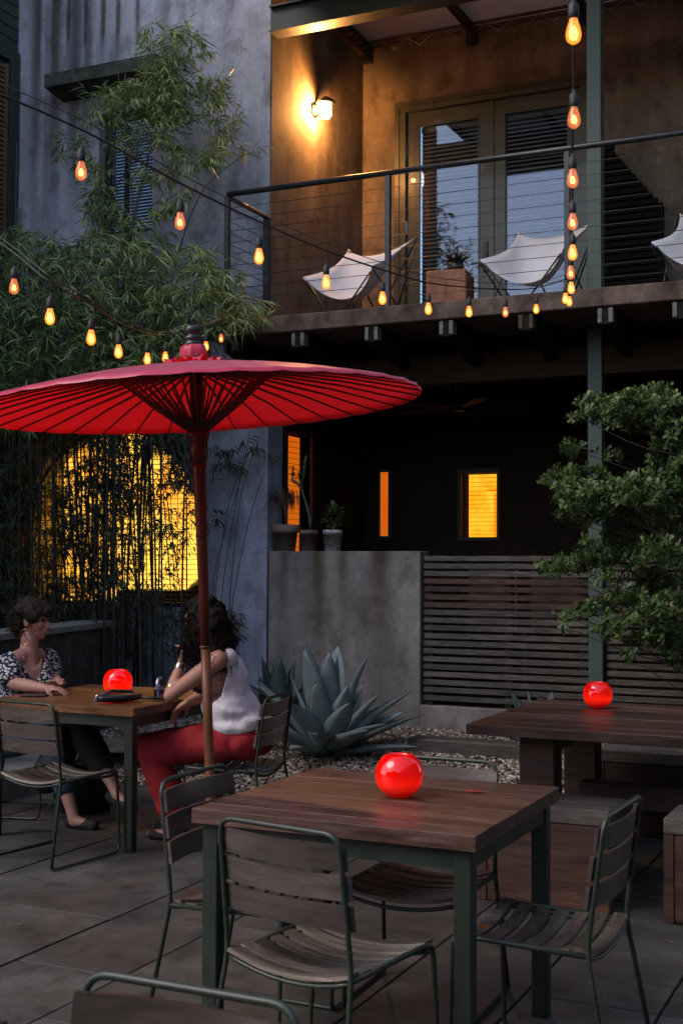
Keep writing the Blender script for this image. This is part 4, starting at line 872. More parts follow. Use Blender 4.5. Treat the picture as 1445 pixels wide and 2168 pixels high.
eln = PZ(358, 1474, .80); eln = PD(360, 1470, 6.80); eln.z = .80; wrn = PD(384, 1404, 6.88); hn = PD(386, 1382, 6.88)
B.chain([(shn, .052), (shn.lerp(eln, .45), .046), (eln, .036)]).chain([(eln, .036), (eln.lerp(wrn, .35), .036), (wrn, .024)])
elf = PD(420, 1478, 7.12); wrf = PD(395, 1488, 6.98); B.chain([(shf, .052), (elf, .036), (wrf, .024)])
hand(B, wrn, (wrn-eln).normalized()*.8+Vector((.1, .05, .35)), AX, .88, 1.15); hand(B, wrf, Vector((-.75, -.1, -.6)), AX, .95, .45)
hipn, hipf = pel+Vector((-.02, -.09, -.02)), pel+Vector((-.02, .09, -.02))
knn, knf = PD(318, 1588, 7.05), PD(312, 1580, 7.28); ann, anf = Vector((knn.x+.19, knn.y-.01, .10)), Vector((knf.x+.24, knf.y, .10))
for h, k_, a_ in ((hipn, knn, ann), (hipf, knf, anf)):
    B.chain([(h, .088), (h.lerp(k_, .5), .075), (k_, .058)]).chain([(k_, .056), (k_.lerp(a_, .35), .052), (a_, .034)])
    B.chain([(a_, .034), (a_+Vector((-.03, 0, -.06)), .034), (a_+Vector((-.16, -.02, -.072)), .022)])
Qr, Rr = head(B, hc, (-1, -.02, -.16), (-.1, 0, 1), 1.0)
bo = obj('body', B.bake('body', .0062, 5), M_skin2, wr, world=True)
# tank top: loose shell with deep armholes
T = Blob(); T.ell(pel+Vector((.0, 0, .06)), (.158, .190, .10)).cap(pel+Vector((0, 0, .08)), .145, wai, .140).ell(wai, (.15, .172, .12)).cap(wai, .135, che, .13).ell(che, (.128, .166, .145)).cap(che+Vector((0, 0, .06)), .10, nb_+Vector((.012, 0, -.02)), .085)
T.ell(che+Vector((-.09, -.07, -.02)), (.07, .075, .075)).ell(che+Vector((-.09, .07, -.02)), (.07, .075, .075)).ell(pel+Vector((.10, 0, .075)), (.075, .15, .06)).ell(pel+Vector((-.09, 0, .085)), (.07, .15, .05))
T.cap(shn+Vector((.02, .06, .008)), .055, nb_, .055).cap(shf+Vector((.02, -.06, .008)), .055, nb_, .055)
tm = T.bake('tank_top', .008, 10)
bmt = bmesh.new(); bmt.from_mesh(tm)
from mathutils import noise as MN
for v_ in bmt.verts:                                      # gathered folds over the hips
    c_ = v_.co; k_ = max(0, 1-abs(c_.z-(pel.z+.09))/.30); d_ = Vector((c_.x-wai.x, c_.y-wai.y, 0)).normalized()
    v_.co += d_*(.008*k_*sin(34*(c_.x*.9+c_.z*1.2)+5*MN.noise(c_*5))+.010*MN.noise(c_*8)+.004*MN.noise(c_*24))
bmt.to_mesh(tm); bmt.free()
hem = pel.z+.035
def tcut(p):
    if p.z < hem+.018*sin(9*p.x+5*p.y): return True
    if p.z > nb_.z+.005+(.02 if p.x > nb_.x else -.05): return True
    q = che+Vector((-.010, 0, -.005)); return ((p.x-q.x-(p.z-q.z)*.12)/.100)**2+((p.z-q.z-.012)/.155)**2 < 1 and abs(p.y-q.y) > .075
cut(tm, tcut); to = obj('tank_top', tm, M_tank, wr, world=True); md = to.modifiers.new('s', 'SOLIDIFY'); md.thickness = .004
# red trousers
P = Blob(); P.ell(pel, (.150, .185, .125)).ell(pel+Vector((.02, 0, .06)), (.135, .165, .06)).ell(pel+Vector((.06, 0, -.03)), (.13, .175, .10))
for h, k_, a_ in ((hipn, knn, ann), (hipf, knf, anf)):
    hem_ = k_.lerp(a_, .80); P.chain([(h, .112), (h.lerp(k_, .5), .097), (k_, .080)]).chain([(k_, .080), (k_.lerp(hem_, .5), .082), (hem_, .080)])
pm = P.bake('trousers', .010, 5); bmt = bmesh.new(); bmt.from_mesh(pm)
for v_ in bmt.verts: c_ = v_.co; v_.co += v_.normal*(.009*sin(34*c_.x+30*c_.z+6*MN.noise(c_*6))*(.4+MN.noise(c_*4))+.008*MN.noise(c_*14))
bmt.to_mesh(pm); bmt.free(); obj('trousers', pm, M_pants, wr, world=True)
for a_ in (ann, anf): obj('shoe', Blob().chain([(a_+Vector((.01, 0, -.072)), .030), (a_+Vector((-.15, -.02, -.074)), .028)]).bake('shoe', .008, 3), M_blackcloth, wr, world=True)
# curly hair: lumpy mass plus many coils
def curls(name, cen_list, n_, mat, parent, Lr=(.06, .14), amp=.012, thick=.0028, bias=(0, 0, -1), seed=3):
    rg_ = random.Random(seed); m_ = MB()
    for _ in range(n_):
        c_, r_v = rg_.choice(cen_list); th = rg_.uniform(0, 6.28); ph_ = math.acos(rg_.uniform(-1, 1)); e = Vector((sin(ph_)*cos(th), sin(ph_)*sin(th), cos(ph_)))
        p = Vector(c_)+Vector((e.x*r_v[0], e.y*r_v[1], e.z*r_v[2]))*.93; L = rg_.uniform(*Lr); dd = (e*.35+Vector(bias)+Vector((rg_.uniform(-.4, .4), rg_.uniform(-.4, .4), rg_.uniform(-.3, .3)))).normalized()
        a_ = dd.orthogonal().normalized(); b_ = dd.cross(a_); ph0 = rg_.uniform(0, 6.28); tw = rg_.uniform(2, 4)*pi; pts = []
        for k in range(12):
            t = k/11; pts.append(p+dd*L*t+(a_*cos(ph0+tw*t)+b_*sin(ph0+tw*t))*amp*(.3+t)+e*.006)
        m_.tube(pts, [thick*(1.2-.8*k/11) for k in range(12)], 4, caps=False)
    return obj(name, m_, mat, parent, world=True, fix=False)
HC = [(hc+Vector((.02, 0, .035)), (.105, .105, .10)), (hc+Vector((.075, -.01, -.03)), (.095, .12, .11)), (hc+Vector((.10, 0, -.12)), (.085, .125, .10)), (hc+Vector((.02, -.07, -.07)), (.07, .05, .12)), (hc+Vector((.0, -.075, -.14)), (.06, .045, .07)), (hc+Vector((.13, -.03, -.16)), (.06, .09, .06)), (hc+Vector((.03, .07, -.08)), (.07, .05, .12)), (hc+Vector((-.035, -.02, .075)), (.055, .07, .035))]
Hb = Blob(); [Hb.ell(c_, r_v) for c_, r_v in HC]; hm = Hb.bake('hair', .010, 3)
bmt = bmesh.new(); bmt.from_mesh(hm)
for v_ in bmt.verts: v_.co += v_.normal*(.020*MN.noise(v_.co*16)+.010*MN.noise(v_.co*38))
bmt.to_mesh(hm); bmt.free(); ho = obj('hair', hm, M_hair, wr, world=True); curls('curls', HC, 620, M_hair, ho)
for k_ in (-1, 1): obj('eye', MB().ball(Qr(k_*.028, .074, .008), .0105, 10, 8), M_hair, bo, world=True)
for k_ in (-1, 1): obj('lens', MB().box(-.022, .022, -.001, .001, -.016, .014, Matrix.Translation(Qr(k_*.03, .098, .008)) @ Rr.to_4x4()), M_glass, wr, world=True)
wt = eln.lerp(wrn, .87); dw = (wrn-eln).normalized()
obj('watch_strap', MB().tube([wt-dw*.011, wt+dw*.011], .0295, 20, caps=False), M_silver, wr, world=True)
obj('watch_face', MB().box(-.013, .013, -.005, .004, -.017, .017, Matrix.Translation(wt+Vector((-.016, -.024, 0))) @ dw.to_track_quat('Z', 'Y').to_matrix().to_4x4() @ Matrix.Rotation(radians(35), 4, 'Z'), bev=.002), M_leather, wr, world=True)
for t_ in (.20, .24): q_ = eln.lerp(wrn, t_); obj('bracelet', MB().tube([q_-dw*.002, q_+dw*.002], .041, 20, caps=False), M_gold, wr, world=True)

# ---- woman in the spotted blouse
wl2 = thing('person', 'woman in dark spotted blouse with short brown hair and hoop earring, leaning on the table', 'person', (-5.05, 6.25, 0), 0, 'women talking at the left table')
D = 7.68
pel, wai, che, nb_ = PD(4, 1562, D+.08), PD(28, 1500, D+.03), PD(56, 1436, D-.02), PD(60, 1382, D-.02); hc = PD(71, 1312, D)
F3 = (Vector((.86, -.50, 0))).normalized(); S3 = Vector((.50, .86, 0)).normalized(); RF = Matrix((F3.cross(Vector((0, 0, 1))), F3, Vector((0, 0, 1)))).transposed()
B = Blob(); B.ell(pel, (.17, .12, .11), RF).cap(pel, .12, wai, .11).ell(wai, (.14, .10, .10), RF).cap(wai, .11, che, .11).ell(che, (.150, .105, .12), RF).ell(che+F3*.07-S3*.07+Vector((0, 0, -.02)), (.06, .06, .06)).ell(che+F3*.07+S3*.07+Vector((0, 0, -.02)), (.06, .06, .06))
B.cap(che+Vector((0, 0, .07)), .085, nb_, .06).cap(nb_, .055, hc+Vector((-.01, 0, -.05)), .052)
shn, shf = PD(12, 1408, D-.17), PD(103, 1396, D+.15); B.cap(shn, .052, nb_, .048).cap(shf, .052, nb_, .048)
eln = PD(30, 1474, 7.42); eln.z = max(eln.z, .80); wrn = PD(98, 1466, 7.30); wrn.z = .785
elf = PD(112, 1462, 7.85); elf.z = .80; wrf = PD(128, 1464, 7.55); wrf.z = .785
B.chain([(shn, .052), (shn.lerp(eln, .5), .048), (eln, .040)]).chain([(eln, .040), (eln.lerp(wrn, .4), .038), (wrn, .025)])
B.chain([(shf, .050), (elf, .038)]).chain([(elf, .038), (wrf, .026)])
hand(B, wrn, Vector((1, .2, -.02)), Vector((.2, -1, 0)), .95, .35); hand(B, wrf, Vector((.2, -1, 0)), Vector((1, .2, 0)), .95, .35)
k1 = Vector((-4.68, 6.05, .50)); a1 = Vector((-4.47, 5.98, .10)); k2 = Vector((-4.62, 6.22, .56)); a2 = PD(238, 1660, 7.25); h1, h2 = pel+Vector((.02, -.09, -.02)), pel+Vector((.02, .09, -.02))
B.chain([(h1, .09), (k1, .06), (k1.lerp(a1, .35), .055), (a1, .034)]).chain([(h2, .09), (k2, .06), (k2.lerp(a2, .35), .055), (a2, .034)])
B.chain([(a1, .034), (a1+Vector((.03, -.01, -.06)), .034), (a1+Vector((.15, .0, -.072)), .022)]).chain([(a2, .034), (a2+Vector((.05, -.02, -.055)), .032), (a2+Vector((.17, -.05, -.10)), .022)])
Ql, Rl = head(B, hc, (.95, .22, -.12), (.1, 0, 1), 1.02)
bo = obj('body', B.bake('body', .0065, 5), M_skin1, wl2, world=True)
T = Blob(); T.ell(pel+Vector((0, 0, .05)), (.19, .145, .12), RF).cap(pel, .135, wai, .125).ell(wai, (.16, .12, .12), RF).cap(wai, .125, che, .125).ell(che, (.168, .125, .135), RF).ell(che+F3*.07-S3*.07+Vector((0, 0, -.02)), (.075, .075, .075)).ell(che+F3*.07+S3*.07+Vector((0, 0, -.02)), (.075, .075, .075))
T.cap(che+Vector((0, 0, .06)), .10, nb_+Vector((0, 0, -.01)), .085).cap(shn, .066, nb_, .06).cap(shf, .066, nb_, .06)
T.chain([(shn, .070), (shn.lerp(eln, .55), .074)]).chain([(shf, .068), (shf.lerp(elf, .55), .070)])
tm = T.bake('blouse', .011, 7); bmt = bmesh.new(); bmt.from_mesh(tm)
for v_ in bmt.verts: v_.co += v_.normal*(.012*MN.noise(v_.co*9)+.004*MN.noise(v_.co*25))
bmt.to_mesh(tm); bmt.free()
def bcut(p):
    q = p-nb_; f_ = q.dot(F3); s_ = q.dot(S3)
    if f_ > .0 and abs(s_) < .095 and q.z > -.17+abs(s_)*1.35: return True
    if q.z > -.035 and abs(s_) < .12: return True
    return p.z < pel.z-.03
cut(tm, bcut); to = obj('blouse', tm, M_blouse, wl2, world=True); md = to.modifiers.new('s', 'SOLIDIFY'); md.thickness = .004
P = Blob(); P.ell(pel, (.18, .14, .12), RF).chain([(h1, .105), (k1, .08), (k1.lerp(a1, .7), .066)]); obj('jeans', P.bake('jeans', .011, 4), M_jeans, wl2, world=True)
P = Blob(); P.ell(pel+Vector((0, .02, 0)), (.185, .145, .122), RF).chain([(h2, .11), (k2, .095), (k2.lerp(a2, .55), .085), (k2.lerp(a2, .72), .07)]).chain([(k2, .09), (k1+Vector((-.05, .04, -.25)), .10)]); obj('skirt', P.bake('skirt', .012, 6), M_blackcloth, wl2, world=True)
for a_, dv in ((a1, Vector((.15, 0, -.075))), (a2, Vector((.17, -.05, -.11)))): obj('shoe', Blob().chain([(a_+Vector((-.01, 0, -.07)), .034), (a_+dv, .034)]).bake('shoe', .008, 3), M_blackcloth, wl2, world=True)
HL = [(Ql(0, -.022, .042), (.092, .108, .092)), (Ql(0, -.062, -.005), (.084, .075, .095)), (Ql(-.02, .050, .072), (.075, .058, .042)), (Ql(.0, .092, .060), (.055, .028, .024)), (Ql(0, -.085, -.055), (.055, .042, .062)), (Ql(.075, .012, .03), (.018, .05, .045)), (Ql(-.075, .012, .03), (.018, .05, .045))]
Hb = Blob(); [Hb.ell(c_, r_v, Rl) for c_, r_v in HL]; hm = Hb.bake('hair', .009, 3); bmt = bmesh.new(); bmt.from_mesh(hm)
for v_ in bmt.verts: v_.co += v_.normal*(.014*MN.noise(v_.co*18)+.007*MN.noise(v_.co*45))
bmt.to_mesh(hm); bmt.free(); ho = obj('hair', hm, M_hair2, wl2, world=True)
curls('locks', [(c_, (r_v[0], r_v[0], r_v[2])) for c_, r_v in HL[:3]], 330, M_hair2, ho, (.04, .08), .004, .0026, (-.15, 0, -.25), 5)
for k_ in (-1, 1): obj('eye', MB().ball(Ql(k_*.028, .075, .008), .0105, 10, 8), M_hair, bo, world=True)
obj('lips', MB().ball(Ql(0, .090, -.057), (.018, .012, .008), 10, 6), simple('lips', (.30, .08, .07), (.34, .10, .09), rough=.4), bo, world=True)
e_ = Ql(.082, .0, -.085); er = MB(); er.tube([e_+Vector((0, 0, -.012))+Rl @ Vector((.010*sin(t), .036*cos(t)*1.0, .048*sin(t))) for t in np.linspace(0, 2*pi, 28)], .0022, 6); obj('hoop_earring', er, M_gold, wl2, world=True)
nk = MB(); nk.tube([nb_+S3*x+F3*(.075+.02*(1-(x/.06)**2))+Vector((0, 0, -.105+(x/.06)**2*.09)) for x in np.linspace(-.06, .06, 14)], .0014, 5); obj('necklace', nk, M_gold, wl2, world=True)
tag(obj('shoulder_bag', MB().lathe([(0, 0), (.14, .01), (.17, .10), (.16, .22), (.10, .30), (0, .31)], 24, wob=lambda a, j: .12*sin(2*a)), M_leather, loc=(-4.70, 6.42, .0)), 'slumped dark bag standing on the paving under the left table', 'bag')

# ================================================================== STRING LIGHTS
def bulb(parent, p, bright, scale=1.0):
    """p: bottom of the cord drop"""
    k = bpy.data.objects.new('x', None) if False else None
    K = .84
    s_ = obj('bulb_socket', MB().lathe([(0, 0), (.006, 0), (.008, -.012), (.0165, -.020), (.0175, -.048), (.0155, -.062), (.013, -.064), (0, -.064)], 14), M_rubber, parent, loc=p+Vector((0, 0, -.012))); s_.scale = (K, K, K)
    obj('glass', MB().lathe([(.0125, -.062), (.014, -.072), (.020, -.090), (.0235, -.108), (.0235, -.118), (.019, -.131), (.009, -.139), (0, -.141)], 16), M_bulb if bright else M_bulb_dim, s_)
    if bright: obj('filament', MB().lathe([(0, -.082), (.006, -.088), (.0135, -.104), (.0145, -.114), (.009, -.127), (0, -.130)], 12), M_fil, s_)
    else:
        obj('filament', MB().lathe([(0, -.090), (.005, -.094), (.0095, -.104), (.0115, -.113), (.007, -.121), (0, -.123)], 12), M_fil_dim, s_)
def string(label, bulbs, cord, cable=None, drop=.035):
    t = thing('string_lights', label, 'string lights', bulbs[0][0], 0, 'strings of round glowing bulbs'); 
    obj('cord', MB().tube(cord, .0042, 6), M_rubber, t, world=True)
    if cable: obj('support_cable', MB().tube(cable, .0022, 5), M_steelplate, t, world=True)
    L0 = WL[t.name]
    for p, b_ in bulbs: bulb(t, p-L0, b_)
    return t
def smooth(pts, n=6):
    out = []
    for i in range(len(pts)-1):
        p0, p1, p2, p3 = pts[max(i-1, 0)], pts[i], pts[i+1], pts[min(i+2, len(pts)-1)]
        for k in range(n):
            t = k/n; out.append(.5*((2*p1)+(-p0+p2)*t+(2*p0-5*p1+4*p2-p3)*t*t+(-p0+3*p1-3*p2+p3)*t**3))
    return out+[pts[-1]]
# bearings and distances of bulb centres (distance in metres)
end = Vector((-2.458, SE, 3.62))
sA = [(172, 366, 4.3, 0), (381, 472, 4.7, 0), (548, 546, 5.15, 1), (690, 600, 5.7, 1), (809, 634, 6.3, 1), (906, 656, 6.9, 1), (992, 662, 7.4, 1), (1069, 663, 7.9, 0), (1134, 656, 8.5, 1)]
def mk(sB):
    return [(PD(x, y, d)+Vector((0, 0, .104)), b_) for x, y, d, b_ in sB]
bA = mk(sA); cA = [PD(-60, 175, 3.95)]+[p+Vector((0, 0, .045)) for p, _ in bA]+[end]
string('string of bulbs sloping from the upper left down to the balcony edge', bA, smooth(cA), [q+Vector((0, 0, .035)) for q in smooth(cA)])
for_drop = MB()
for p, _ in bA: for_drop.tube([p+Vector((0, 0, .045)), p+Vector((.006, 0, .02)), p], .004, 6)
ropes = [bA]
sR = [(1213, 72, 3.2, 1), (1214, 254, 3.8, 0), (1211, 382, 4.3, 0), (1211, 473, 4.85, 0), (1211, 538, 5.3, 1), (1207, 580, 6.0, 0), (1208, 612, 6.8, 1), (1196, 634, 7.6, 1), (1204, 640, 8.4, 1)]
bR = mk(sR); cR = [PD(1216, -90, 2.7)]+[p+Vector((0, 0, .03)) for p, _ in bR]+[end+Vector((.01, 0, 0))]
string('string of bulbs that runs from overhead straight away to the balcony edge, one above another', bR, smooth(cR))
sL = [(30, 610, 5.2, 0), (106, 674, 5.0, 1), (193, 718, 5.3, 1), (251, 747, 6.0, 1), (312, 762, 6.9, 1), (350, 758, 7.8, 1), (436, 735, 8.6, 1), (468, 718, 9.4, 0)]
bL = mk(sL); cL = [PD(-60, 470, 5.3)]+[p+Vector((0, 0, .04)) for p, _ in bL]+[Vector((CU-.15, SE, 3.45))]
string('string of bulbs sagging in front of the bamboo to the left end of the slab', bL, smooth(cL), [q+Vector((0, .01, .02)) for q in smooth(cL)])

# ================================================================== AGAVES, POTS
def agave(loc, R, Hh, n_, label, mat, seed, group='blue grey agaves in the gravel bed'):
    rg_ = random.Random(seed); t = thing('agave', label, 'agave', loc, 0, group)
    for i in range(n_):
        f = (i/(n_-1))**1.25; az = i*2.39996+rg_.uniform(-.2, .2); el0 = radians(4+74*f+rg_.uniform(-6, 6)); L = R*(1.25-.33*f)*rg_.uniform(.9, 1.1)*(1 if f < .75 else Hh/R*.98)
        W = L*rg_.uniform(.24, .30); e = Vector((cos(az), sin(az), 0)); sd_ = Vector((-sin(az), cos(az), 0)); m_ = 14; V = []; F = []; p = e*.03+Vector((0, 0, .03)); el = el0+.18; bend = rg_.uniform(.1, .45)*(1-f*.9)
        for k in range(m_+1):
            s_ = k/m_; w_ = W*((.62+.38*sin(pi*min(1, s_*1.25)*.8)) if s_ < .55 else 1.0*(1-((s_-.55)/.45)**1.7)**.9 if s_ < 1 else 0)*(.5 if k == m_ else 1)
            w_ = max(w_, .003); th = .022*(1-s_)**.8+.003; d_ = e*cos(el)+Vector((0, 0, 1))*sin(el); nn = Vector((0, 0, 1))*cos(el)-e*sin(el); cup = .24*(1-s_*.5)
            for q in (-1, -.55, 0, .55, 1): V.append(p+sd_*w_*.5*q+nn*(abs(q)**1.6*w_*cup))
            for q in (.5, 0, -.5): V.append(p+sd_*w_*.5*q-nn*(th-abs(q)*w_*cup*.4))
            p = p+d_*(L/m_); el -= bend/m_*(1+2*s_)-.012
        for k in range(m_):
            for q in range(8): F.append((k*8+q, k*8+(q+1) % 8, (k+1)*8+(q+1) % 8, (k+1)*8+q))
        F += [tuple(range(8))[::-1], tuple(m_*8+q for q in range(8))]
        lf = obj('agave_leaf', MB().add(V, F, True), mat, t)
        th_ = MB()
        for k in range(2, m_-2):
            for q in (0, 4):
                a0 = V[k*8+q]; out = (V[k*8+q]-V[k*8+2]).normalized(); th_.tube([a0, a0+out*.005+d_*.002], [.0022, .0004], 4)
        obj('leaf_teeth', th_, M_rib, lf, fix=False)
        if f < .9: 
            tp = V[m_*8+2]; obj('spine', MB().tube([tp-d_*.004, tp+d_*.022], [.003, .0006], 5), M_rib, lf)
    return t
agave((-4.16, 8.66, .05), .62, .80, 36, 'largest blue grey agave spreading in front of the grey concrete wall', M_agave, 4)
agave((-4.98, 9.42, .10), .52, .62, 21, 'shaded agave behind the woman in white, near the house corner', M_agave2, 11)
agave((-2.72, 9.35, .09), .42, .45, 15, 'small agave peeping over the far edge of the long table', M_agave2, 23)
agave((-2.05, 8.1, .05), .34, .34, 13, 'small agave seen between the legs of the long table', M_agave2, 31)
def pot(loc, r0, r1, h, mat, label, scallop=False):
    t = thing('plant_pot', label, 'plant pot', loc, 0, 'plant pots on the garden wall')
    obj('pot', MB().lathe([(0, 0), (r0, 0), (r0+(r1-r0)*.78, h*.78), (r1, h*.76), (r1, h*.98), (r1*.96, h), (r1*.88, h), (r1*.86, h*.9), (0, h*.88)], 28), mat, t)
    if scallop: obj('rim', MB().lathe([(r1*1.0, h*.72), (r1*1.08, h*.76), (r1*1.08, h), (r1*.98, h*1.02)], 56, wob=lambda a, j: .02*sin(12*a) if j < 2 else 0), mat, t)
    obj('soil', MB().lathe([(r1*.86, h*.9), (0, h*.92)], 20), M_soil, t); return t
WT = 1.614
p1 = pot((-5.235, 10.06, WT), .085, .112, .23, M_clay, 'wide scalloped brown clay pot with trailing dry grassy plant, left of the three', True)
p2 = pot((-5.005, 10.06, WT), .068, .082, .185, M_clay, 'plain brown clay pot holding the tall bent succulent, middle of the three')
p3 = pot((-4.775, 10.06, WT), .070, .084, .185, M_clay_w, 'whitewashed pot with a small leafy bush, right of the three')
L_, A_ = [], []
for k in range(90):
    a = random.uniform(0, 6.28); s_ = random.uniform(.2, 1); q = Vector((-.03+.16*s_*cos(a), .10*s_*sin(a), .56-.05*s_+random.uniform(-.03, .03))); L_.append(q); A_.append((cos(a)*.35, sin(a)*.35, -1))
st_ = MB()
for a in (.4, 2.0, 3.3, 4.6, 5.6): st_.tube([(0, 0, .2), (.02*cos(a), .02*sin(a), .4), (.08*cos(a)-.02, .06*sin(a), .56), (.15*cos(a)-.03, .1*sin(a), .52)], .0028, 5)
obj('stem', st_, M_dryleaf, p1); lv = obj('leaves', leaf_mesh('leaves', L_, A_, [(1, .2, 0)]*90, np.random.uniform(.08, .19, 90), np.random.uniform(.008, .016, 90)), M_dryleaf, p1)
obj('stem', MB().tube(rc([(.02, 0, .16), (.0, 0, .34), (-.06, 0, .50), (-.10, 0, .66)], .08), [.016]*7+[.012]*5+[.010]*(len(rc([(.02, 0, .16), (.0, 0, .34), (-.06, 0, .50), (-.10, 0, .66)], .08))-12), 8).tube([(-.065, 0, .55), (-.12, 0, .60), (-.17, 0, .62), (-.16, .0, .76)], [.012, .011, .010, .006], 7).tube([(-.075, 0, .58), (-.055, 0, .70), (-.035, 0, .82), (-.02, 0, .86)], [.012, .018, .014, .006], 7), M_culm, p2)
L_, A_ = [], []
for k in range(120):
    t_ = random.random(); q = Vector((-.10, 0, .62)).lerp(Vector((-.03, 0, .84)), t_) if k % 3 else Vector((-.12, 0, .58)).lerp(Vector((-.17, 0, .74)), t_); a = random.uniform(0, 6.28); L_.append(q+Vector((cos(a), sin(a), 0))*.01); A_.append((cos(a), sin(a), .5))
obj('leaves', leaf_mesh('leaves', L_, A_, [(0, 0, 1)]*120, np.random.uniform(.02, .045, 120), np.random.uniform(.012, .02, 120), 'ob'), M_succ, p2)
L_, A_ = [], []
for k in range(150):
    e = Vector(np.random.normal(0, 1, 3)).normalized(); L_.append(Vector((0, 0, .30))+Vector((e.x*.09, e.y*.09, e.z*.10))*random.uniform(.4, 1)); A_.append(e+Vector((0, 0, -.1)))
obj('leaves', leaf_mesh('leaves', L_, A_, [(random.uniform(-.4, .4), random.uniform(-.4, .4), 1) for _ in range(150)], np.random.uniform(.035, .06, 150), np.random.uniform(.02, .034, 150), 'ob'), M_tleaf, p3)
sb = MB(); [sb.tube([(0, 0, .16), (.02*cos(a), .02*sin(a), .24), (.07*cos(a), .07*sin(a), .32)], .004, 5) for a in (0, 1.3, 2.5, 3.9, 5.1)]; obj('stem', sb, M_bark, p3)

# ================================================================== BAMBOO
def fans(ells, v0, dv, dens, Lm=(.085, .15), Wm=(.011, .018), seed=1, droop=.5):
    rs = np.random.RandomState(seed); P_, A_, N_, L_, W_ = [], [], [], [], []
    for (x, y, rx, ry, *k) in ells:
        n_ = int(rx*ry*dens*(k[0] if k else 1))
        for _ in range(n_):
            a = rs.uniform(0, 6.28); q = sqrt(rs.uniform(0, 1)); ve = v0+rs.normal(0, dv)
            c = PV(x+rx*q*cos(a), y+ry*q*sin(a), ve); base_a = rs.uniform(0, 6.28); tw = Vector((cos(base_a), sin(base_a)*.8, rs.uniform(-.5, .7))).normalized()
            m_ = rs.randint(4, 8)
            for j in range(m_):
                sp = rs.normal(0, .55, 3); d_ = tw+Vector(sp)*1.0+Vector((0, 0, -droop)); P_.append(c+tw*.02*j); A_.append(d_); N_.append((rs.normal(0, .5), -.6, 1)); L_.append(rs.uniform(*Lm)); W_.append(rs.uniform(*Wm))
    return P_, A_, N_, L_, W_
def culm(pts, r0, r1, name='culm'):
    q = smooth([Vector(p) for p in pts], 8); n_ = len(q); rs = [r0+(r1-r0)*i/(n_-1) for i in range(n_)]; rs = [r*(1.22 if i % 4 == 0 else 1) for i, r in enumerate(rs)]
    return MB().tube(q, rs, 6)
# tall loose bamboo in front of the upper window
b1 = thing('bamboo', 'tall loose bamboo rising in front of the upper window', 'bamboo', PV(245, 1560, 9.2)*1.0)
b1.location.z = .05; WL[b1.name] = Vector(b1.location)
V1 = 9.25
for pts, r in (([(246, 1540), (240, 1200), (242, 850), (262, 600), (296, 400), (345, 230), (378, 70)], .013), ([(300, 1540), (292, 1100), (288, 700), (280, 420), (262, 250), (250, 150)], .010), ([(215, 1540), (205, 900), (215, 600), (235, 420), (330, 300), (450, 240)], .008), ([(330, 1500), (345, 900), (360, 620), (420, 420), (500, 340), (538, 320)], .007), ([(250, 900), (262, 600), (315, 330), (325, 200), (318, 90)], .006)):
    obj('culm', culm([PV(x, y, V1+.1*sin(x)) for x, y in pts], r, r*.35), M_culm, b1, world=True)
E1 = [(385, 78, 34, 26), (318, 80, 14, 34), (358, 128, 40, 30), (330, 165, 35, 40), (405, 110, 22, 20), (290, 190, 40, 26), (405, 175, 55, 25), (335, 215, 75, 26), (150, 300, 22, 34, .8), (455, 200, 30, 26), (478, 262, 22, 22), (470, 300, 20, 30), (515, 318, 26, 8, .8), (300, 250, 60, 26), (245, 205, 55, 18), (225, 240, 45, 22),
      (380, 250, 45, 24), (345, 300, 45, 26, .8), (400, 330, 45, 14), (440, 335, 30, 14), (265, 300, 34, 26, .8), (205, 370, 24, 40), (310, 375, 40, 16, .7), (360, 375, 30, 18), (235, 455, 36, 28, .7), (200, 430, 22, 36), (340, 440, 40, 18), (395, 415, 22, 18), (165, 330, 20, 26, .6), (240, 500, 36, 28, .8), (285, 480, 30, 24, .7), (200, 500, 26, 22, .7), (330, 500, 26, 20, .6), (260, 560, 50, 24, .7)]
lm = leaf_mesh('foliage', *fans(E1, V1, .14, .040, seed=2)); tag(obj('foliage', lm, M_bleaf, b1, world=True), kind='stuff')
# bamboo thicket, middle band and left
b2 = thing('bamboo', 'wide bamboo thicket filling the left side below the upper window', 'bamboo', Vector((-7.1, 9.2, .05)))
E2 = [(20, 520, 40, 40, .8), (70, 520, 50, 34, .8), (140, 545, 60, 45), (235, 540, 60, 45, .9), (320, 545, 50, 40, .8), (400, 535, 40, 26, .7), (430, 575, 40, 36, .8), (50, 600, 70, 60), (150, 625, 80, 60, 1.1), (250, 640, 80, 65, 1.1), (350, 630, 60, 50), (440, 640, 50, 45), (505, 650, 40, 34), (548, 668, 26, 16), (475, 590, 30, 28, .7),
      (40, 720, 70, 80, 1.2), (140, 730, 80, 75, 1.2), (240, 745, 80, 65, 1.2), (330, 720, 60, 50, 1.1), (400, 705, 60, 35), (480, 690, 40, 24), (40, 840, 70, 70, 1.1), (120, 830, 70, 50, 1.1), (220, 820, 70, 40)]
tag(obj('foliage', leaf_mesh('foliage', *fans(E2, 9.1, .26, .032, (.095, .17), (.012, .019), seed=5)), M_bleaf, b2, world=True), kind='stuff')
rs_ = random.Random(9)
for k in range(26):
    x = rs_.uniform(5, 430); dx = rs_.uniform(-30, 30); v_ = 9.1+rs_.uniform(-.25, .3)
    obj('culm', culm([PV(x, 1520, v_), PV(x+dx*.3, 1100, v_), PV(x+dx*.8, 800, v_), PV(x+dx*1.4, rs_.uniform(540, 640), v_)], rs_.uniform(.006, .013), .004), M_culm_d, b2, world=True)
